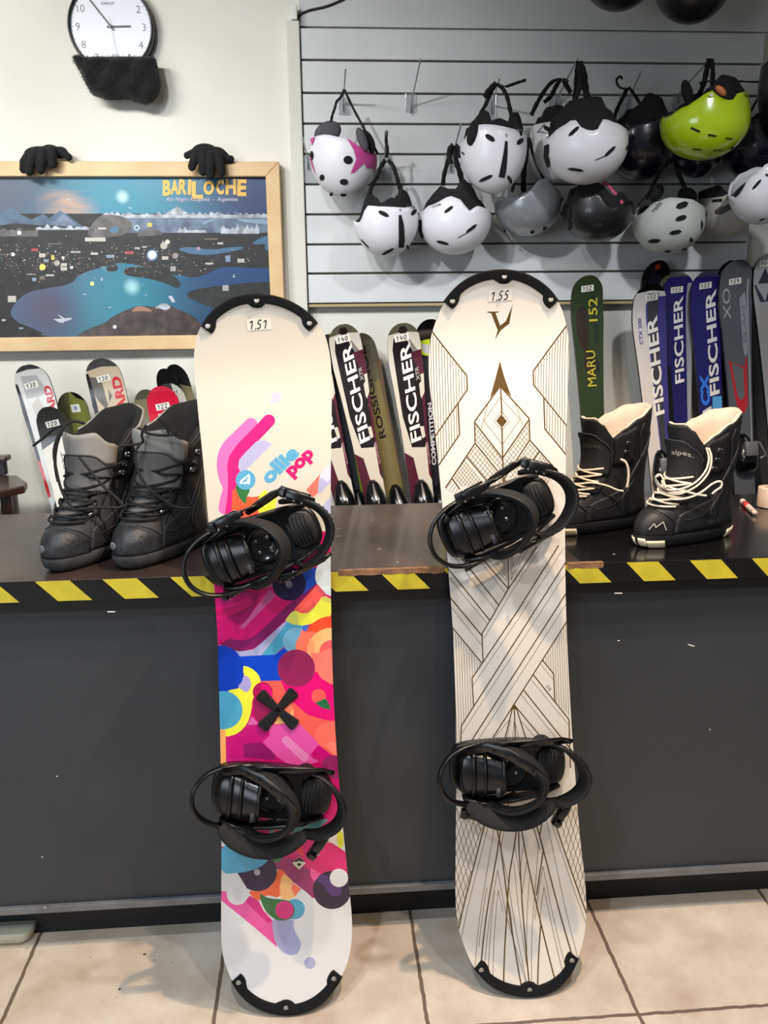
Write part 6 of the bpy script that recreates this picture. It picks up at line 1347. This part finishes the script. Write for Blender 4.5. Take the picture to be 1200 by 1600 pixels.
def logo(b, sx, th, z, h, m, root, name='logo_lettering', w=None, off=.0098, sg=1, shear=0, lab=None, k=1.0):
    mb = MB()
    # th grows towards the boot's left side; text runs so that it reads from outside
    rad = .075
    text(mb, sx, m, lambda x, y: b.P(th+sg*math.degrees(x/rad)*k, z+y, off), h, w, bold=.0, shear=shear); o = mb.build(name, root)
    if lab: o['label'] = lab
LC = cmat((186, 180, 170))
b1, r1 = boot('black snowboard boot with looped cream laces, right one of the cream-laced pair', (1066, 842), 204, BB, 1, 1.0, 1.0, .300, TB, 'black boots with cream laces')
logo(b1, 'alpes.', 20, .222, .017, LC, r1, w=.056, lab='pale lettering on the tongue flap'); logo(b1, '26.5', 102, .052, .008, cmat((70, 70, 74)), r1, w=.018, off=.0045)
mb = MB(); mb.use(cmat((196, 190, 180))); f_ = lambda x, y: b1.P(40+x, .055+y, .0062)
for p in (((-14, -.008), (-8, .006)), ((-8, .006), (-4, -.003)), ((-4, -.003), (4, .009)), ((4, .009), (11, -.010))):
    mb.sweep([f_(*p[0]), f_(*p[1])], (0, 0, 1), .0011, .0008, seg=6)
mb.build('toe_logo', r1)
b2, r2 = boot('black snowboard boot with cream laces, partly hidden by the white and gold board', (932, 824), 204, BB, 1, 1.0, 1.0, .300, TB, 'black boots with cream laces')
logo(b2, 'alpes.', 20, .222, .017, cmat((84, 82, 80)), r2, w=.056)
B6 = xf(870, 620, 3.636)
def lace_loop(root, pts, Y, m, r=.0024, name='lace_loop'):
    mb = MB(); mb.use(m, True); q = smooth(pts, 2, False); n = len(q)
    P_ = []
    for i, p in enumerate(q):
        X_, Y2 = B6(p); yy = Y[0]+(Y[1]-Y[0])*i/(n-1) if isinstance(Y, tuple) else Y
        P_.append(at_y(X_, Y2, yy))
    mb.tube(P_, r, seg=8); mb.build(name, root)
yf = b1.P(45, .15, .012).y
LCM = BB['lace']
lace_loop(r1, [(862, 290), (882, 340), (872, 420), (820, 490), (760, 530), (690, 556), (620, 550), (580, 520), (560, 470), (566, 445), (590, 440), (606, 470), (614, 505), (620, 520)], (yf-.005, yf-.03), LCM)
lace_loop(r1, [(850, 290), (868, 350), (850, 420), (800, 480), (740, 515), (660, 535), (600, 520), (566, 480), (560, 455), (575, 450)], (yf-.0, yf-.035), LCM)
lace_loop(r1, [(640, 580), (700, 585), (780, 566), (840, 530), (880, 495), (920, 478), (940, 486), (935, 515), (905, 530), (882, 552)], (yf-.02, yf-.02), LCM)
lace_loop(r1, [(740, 540), (800, 556), (850, 562)], yf-.02, LCM)
yf2 = b2.P(45, .15, .012).y
lace_loop(r2, [(362, 355), (395, 370), (408, 420), (405, 480), (398, 515)], yf2-.012, LCM, .003)
lace_loop(r2, [(160, 490), (210, 488), (290, 505), (340, 530), (378, 536)], yf2-.012, LCM)
BG = dict(body=mat('gboot_body', (46, 46, 49), .7, noise=(30, .25), bump=(150, .2)), lining=mat('gboot_lining', (10, 10, 12), .95), sole=mat('gboot_sole', (66, 66, 68), .75, noise=(30, .3)), toe=mat('gboot_toe', (40, 43, 48), .5, noise=(40, .45), bump=(60, .7, .004)), over=mat('gboot_over', (28, 28, 31), .6), seam=mat('gboot_seam', (58, 58, 60), .7), face=mat('gboot_face', (22, 22, 24), .7), flap=mat('gboot_flap', (88, 88, 87), .8, noise=(14, .12), bump=(200, .25)), tongue=mat('gboot_tongue', (84, 84, 84), .8), lace=mat('lace_black', (16, 16, 18), .8), collar=mat('gboot_collar', (146, 143, 138), .8, noise=(20, .1)))
TG = [(0, .262), (30, .266), (55, .242), (72, .232), (95, .262), (140, .296), (180, .304)]
b3, r3 = boot('worn dark grey snowboard boot with black laces, left one of the pair', (145, 866), 250, BG, 1, 1.06, 1.12, .298, TG, 'worn grey boots', lean=-.22, kind='grey')
b4, r4 = boot('worn dark grey snowboard boot partly hidden by the colourful snowboard', (254, 862), 247, BG, 1, 1.08, 1.14, .300, TG, 'worn grey boots', lean=-.18, kind='grey')
B3 = xf(0, 560, 3.636)
def loose(root, pts, Y0, Y1, r=.0030):
    mb = MB(); mb.use(BG['lace'], True); q = smooth(pts, 2, False); n = len(q); mb.tube([at_y(*B3(p), Y0+(Y1-Y0)*i/(n-1)) for i, p in enumerate(q)], r, seg=8); mb.build('lace_loop', root)
y3 = b3.P(20, .22, .02).y; y4 = b4.P(20, .22, .02).y
loose(r3, [(360, 380), (300, 400), (250, 450), (190, 495)], y3+.02, y3+.05); loose(r3, [(370, 380), (330, 440), (300, 520), (320, 640), (350, 760), (400, 840), (450, 860)], y3+.0, y3-.03); loose(r3, [(450, 560), (520, 650), (600, 740), (660, 790), (710, 840), (680, 900)], y3-.01, y3-.045)
loose(r3, [(440, 860), (560, 845), (690, 850), (720, 830)], y3-.04, y3-.04)
loose(r3, [(360, 380), (420, 352), (480, 370)], y3+.02, y3+.04); loose(r3, [(345, 420), (318, 500), (310, 600), (330, 700)], y3+.01, y3+.0, .0035)
loose(r4, [(690, 498), (760, 490), (820, 480), (800, 430), (830, 380)], y4+.01, y4+.0); loose(r4, [(800, 480), (762, 540), (780, 640), (840, 740), (920, 800), (1000, 850), (1090, 850)], y4+.0, y4-.03); loose(r4, [(900, 340), (940, 380), (960, 430)], y4, y4); loose(r4, [(800, 400), (840, 430), (930, 440), (1000, 430)], y4, y4-.01)
for rr, bb_, t_ in ((r3, b3, -13), (r4, b4, -14)):
    mb = MB(); mb.use(cmat((108, 110, 112)), True); p = bb_.P(t_, .050, .003); n_ = (bb_.P(t_, .050, .01)-p).normalized(); tn = V3((0, 0, 1)).cross(n_); mb.lathe([(.0085, 0), (.0085, .0015), (.006, .002)], p, tn, n_.cross(tn), n_, 16); o = mb.build('toe_rivet', rr); o['label'] = 'round grey dot on the toe'

# ================================================================ small things on the counter
mb = MB(); mb.use(mat('tape_roll', (228, 204, 178), .6), True); p = at_z(1203, 791, TOPZ+.002)
mb.lathe([(.018, 0), (.034, 0), (.0345, .002), (.0345, .052), (.034, .054), (.018, .054)], p, X, V3((0, 1, 0)), Z, 40, cap=False)
mb.lathe([(.018, .054), (.018, 0)], p, X, V3((0, 1, 0)), Z, 40, cap=False); tag(mb.build('tape_roll'), 'cream roll of tape standing on the counter at the right edge of the photo', 'tape roll')
e = empty('marker_pen', at_z(1168, 790, TOPZ), 'small white and red marker pen lying on the counter beside the tape roll', 'pen')
a = at_z(1160, 783, TOPZ+.0085); b_ = at_z(1176, 798, TOPZ+.0085); d = (b_-a)
mb = MB(); mb.use(mat('pen_white', (232, 214, 206), .5), True); mb.tube([a, a+d*.02, a+d*.98, b_], .0075, seg=16); mb.use(cmat((214, 70, 60)), True); mb.tube([a+d*.25, a+d*.60], .0078, seg=16); mb.build('barrel', e)
mb = MB(); mb.use(cmat((226, 200, 190)), True); mb.tube([b_, b_+d*.22], .0068, seg=16); mb.build('cap', e)
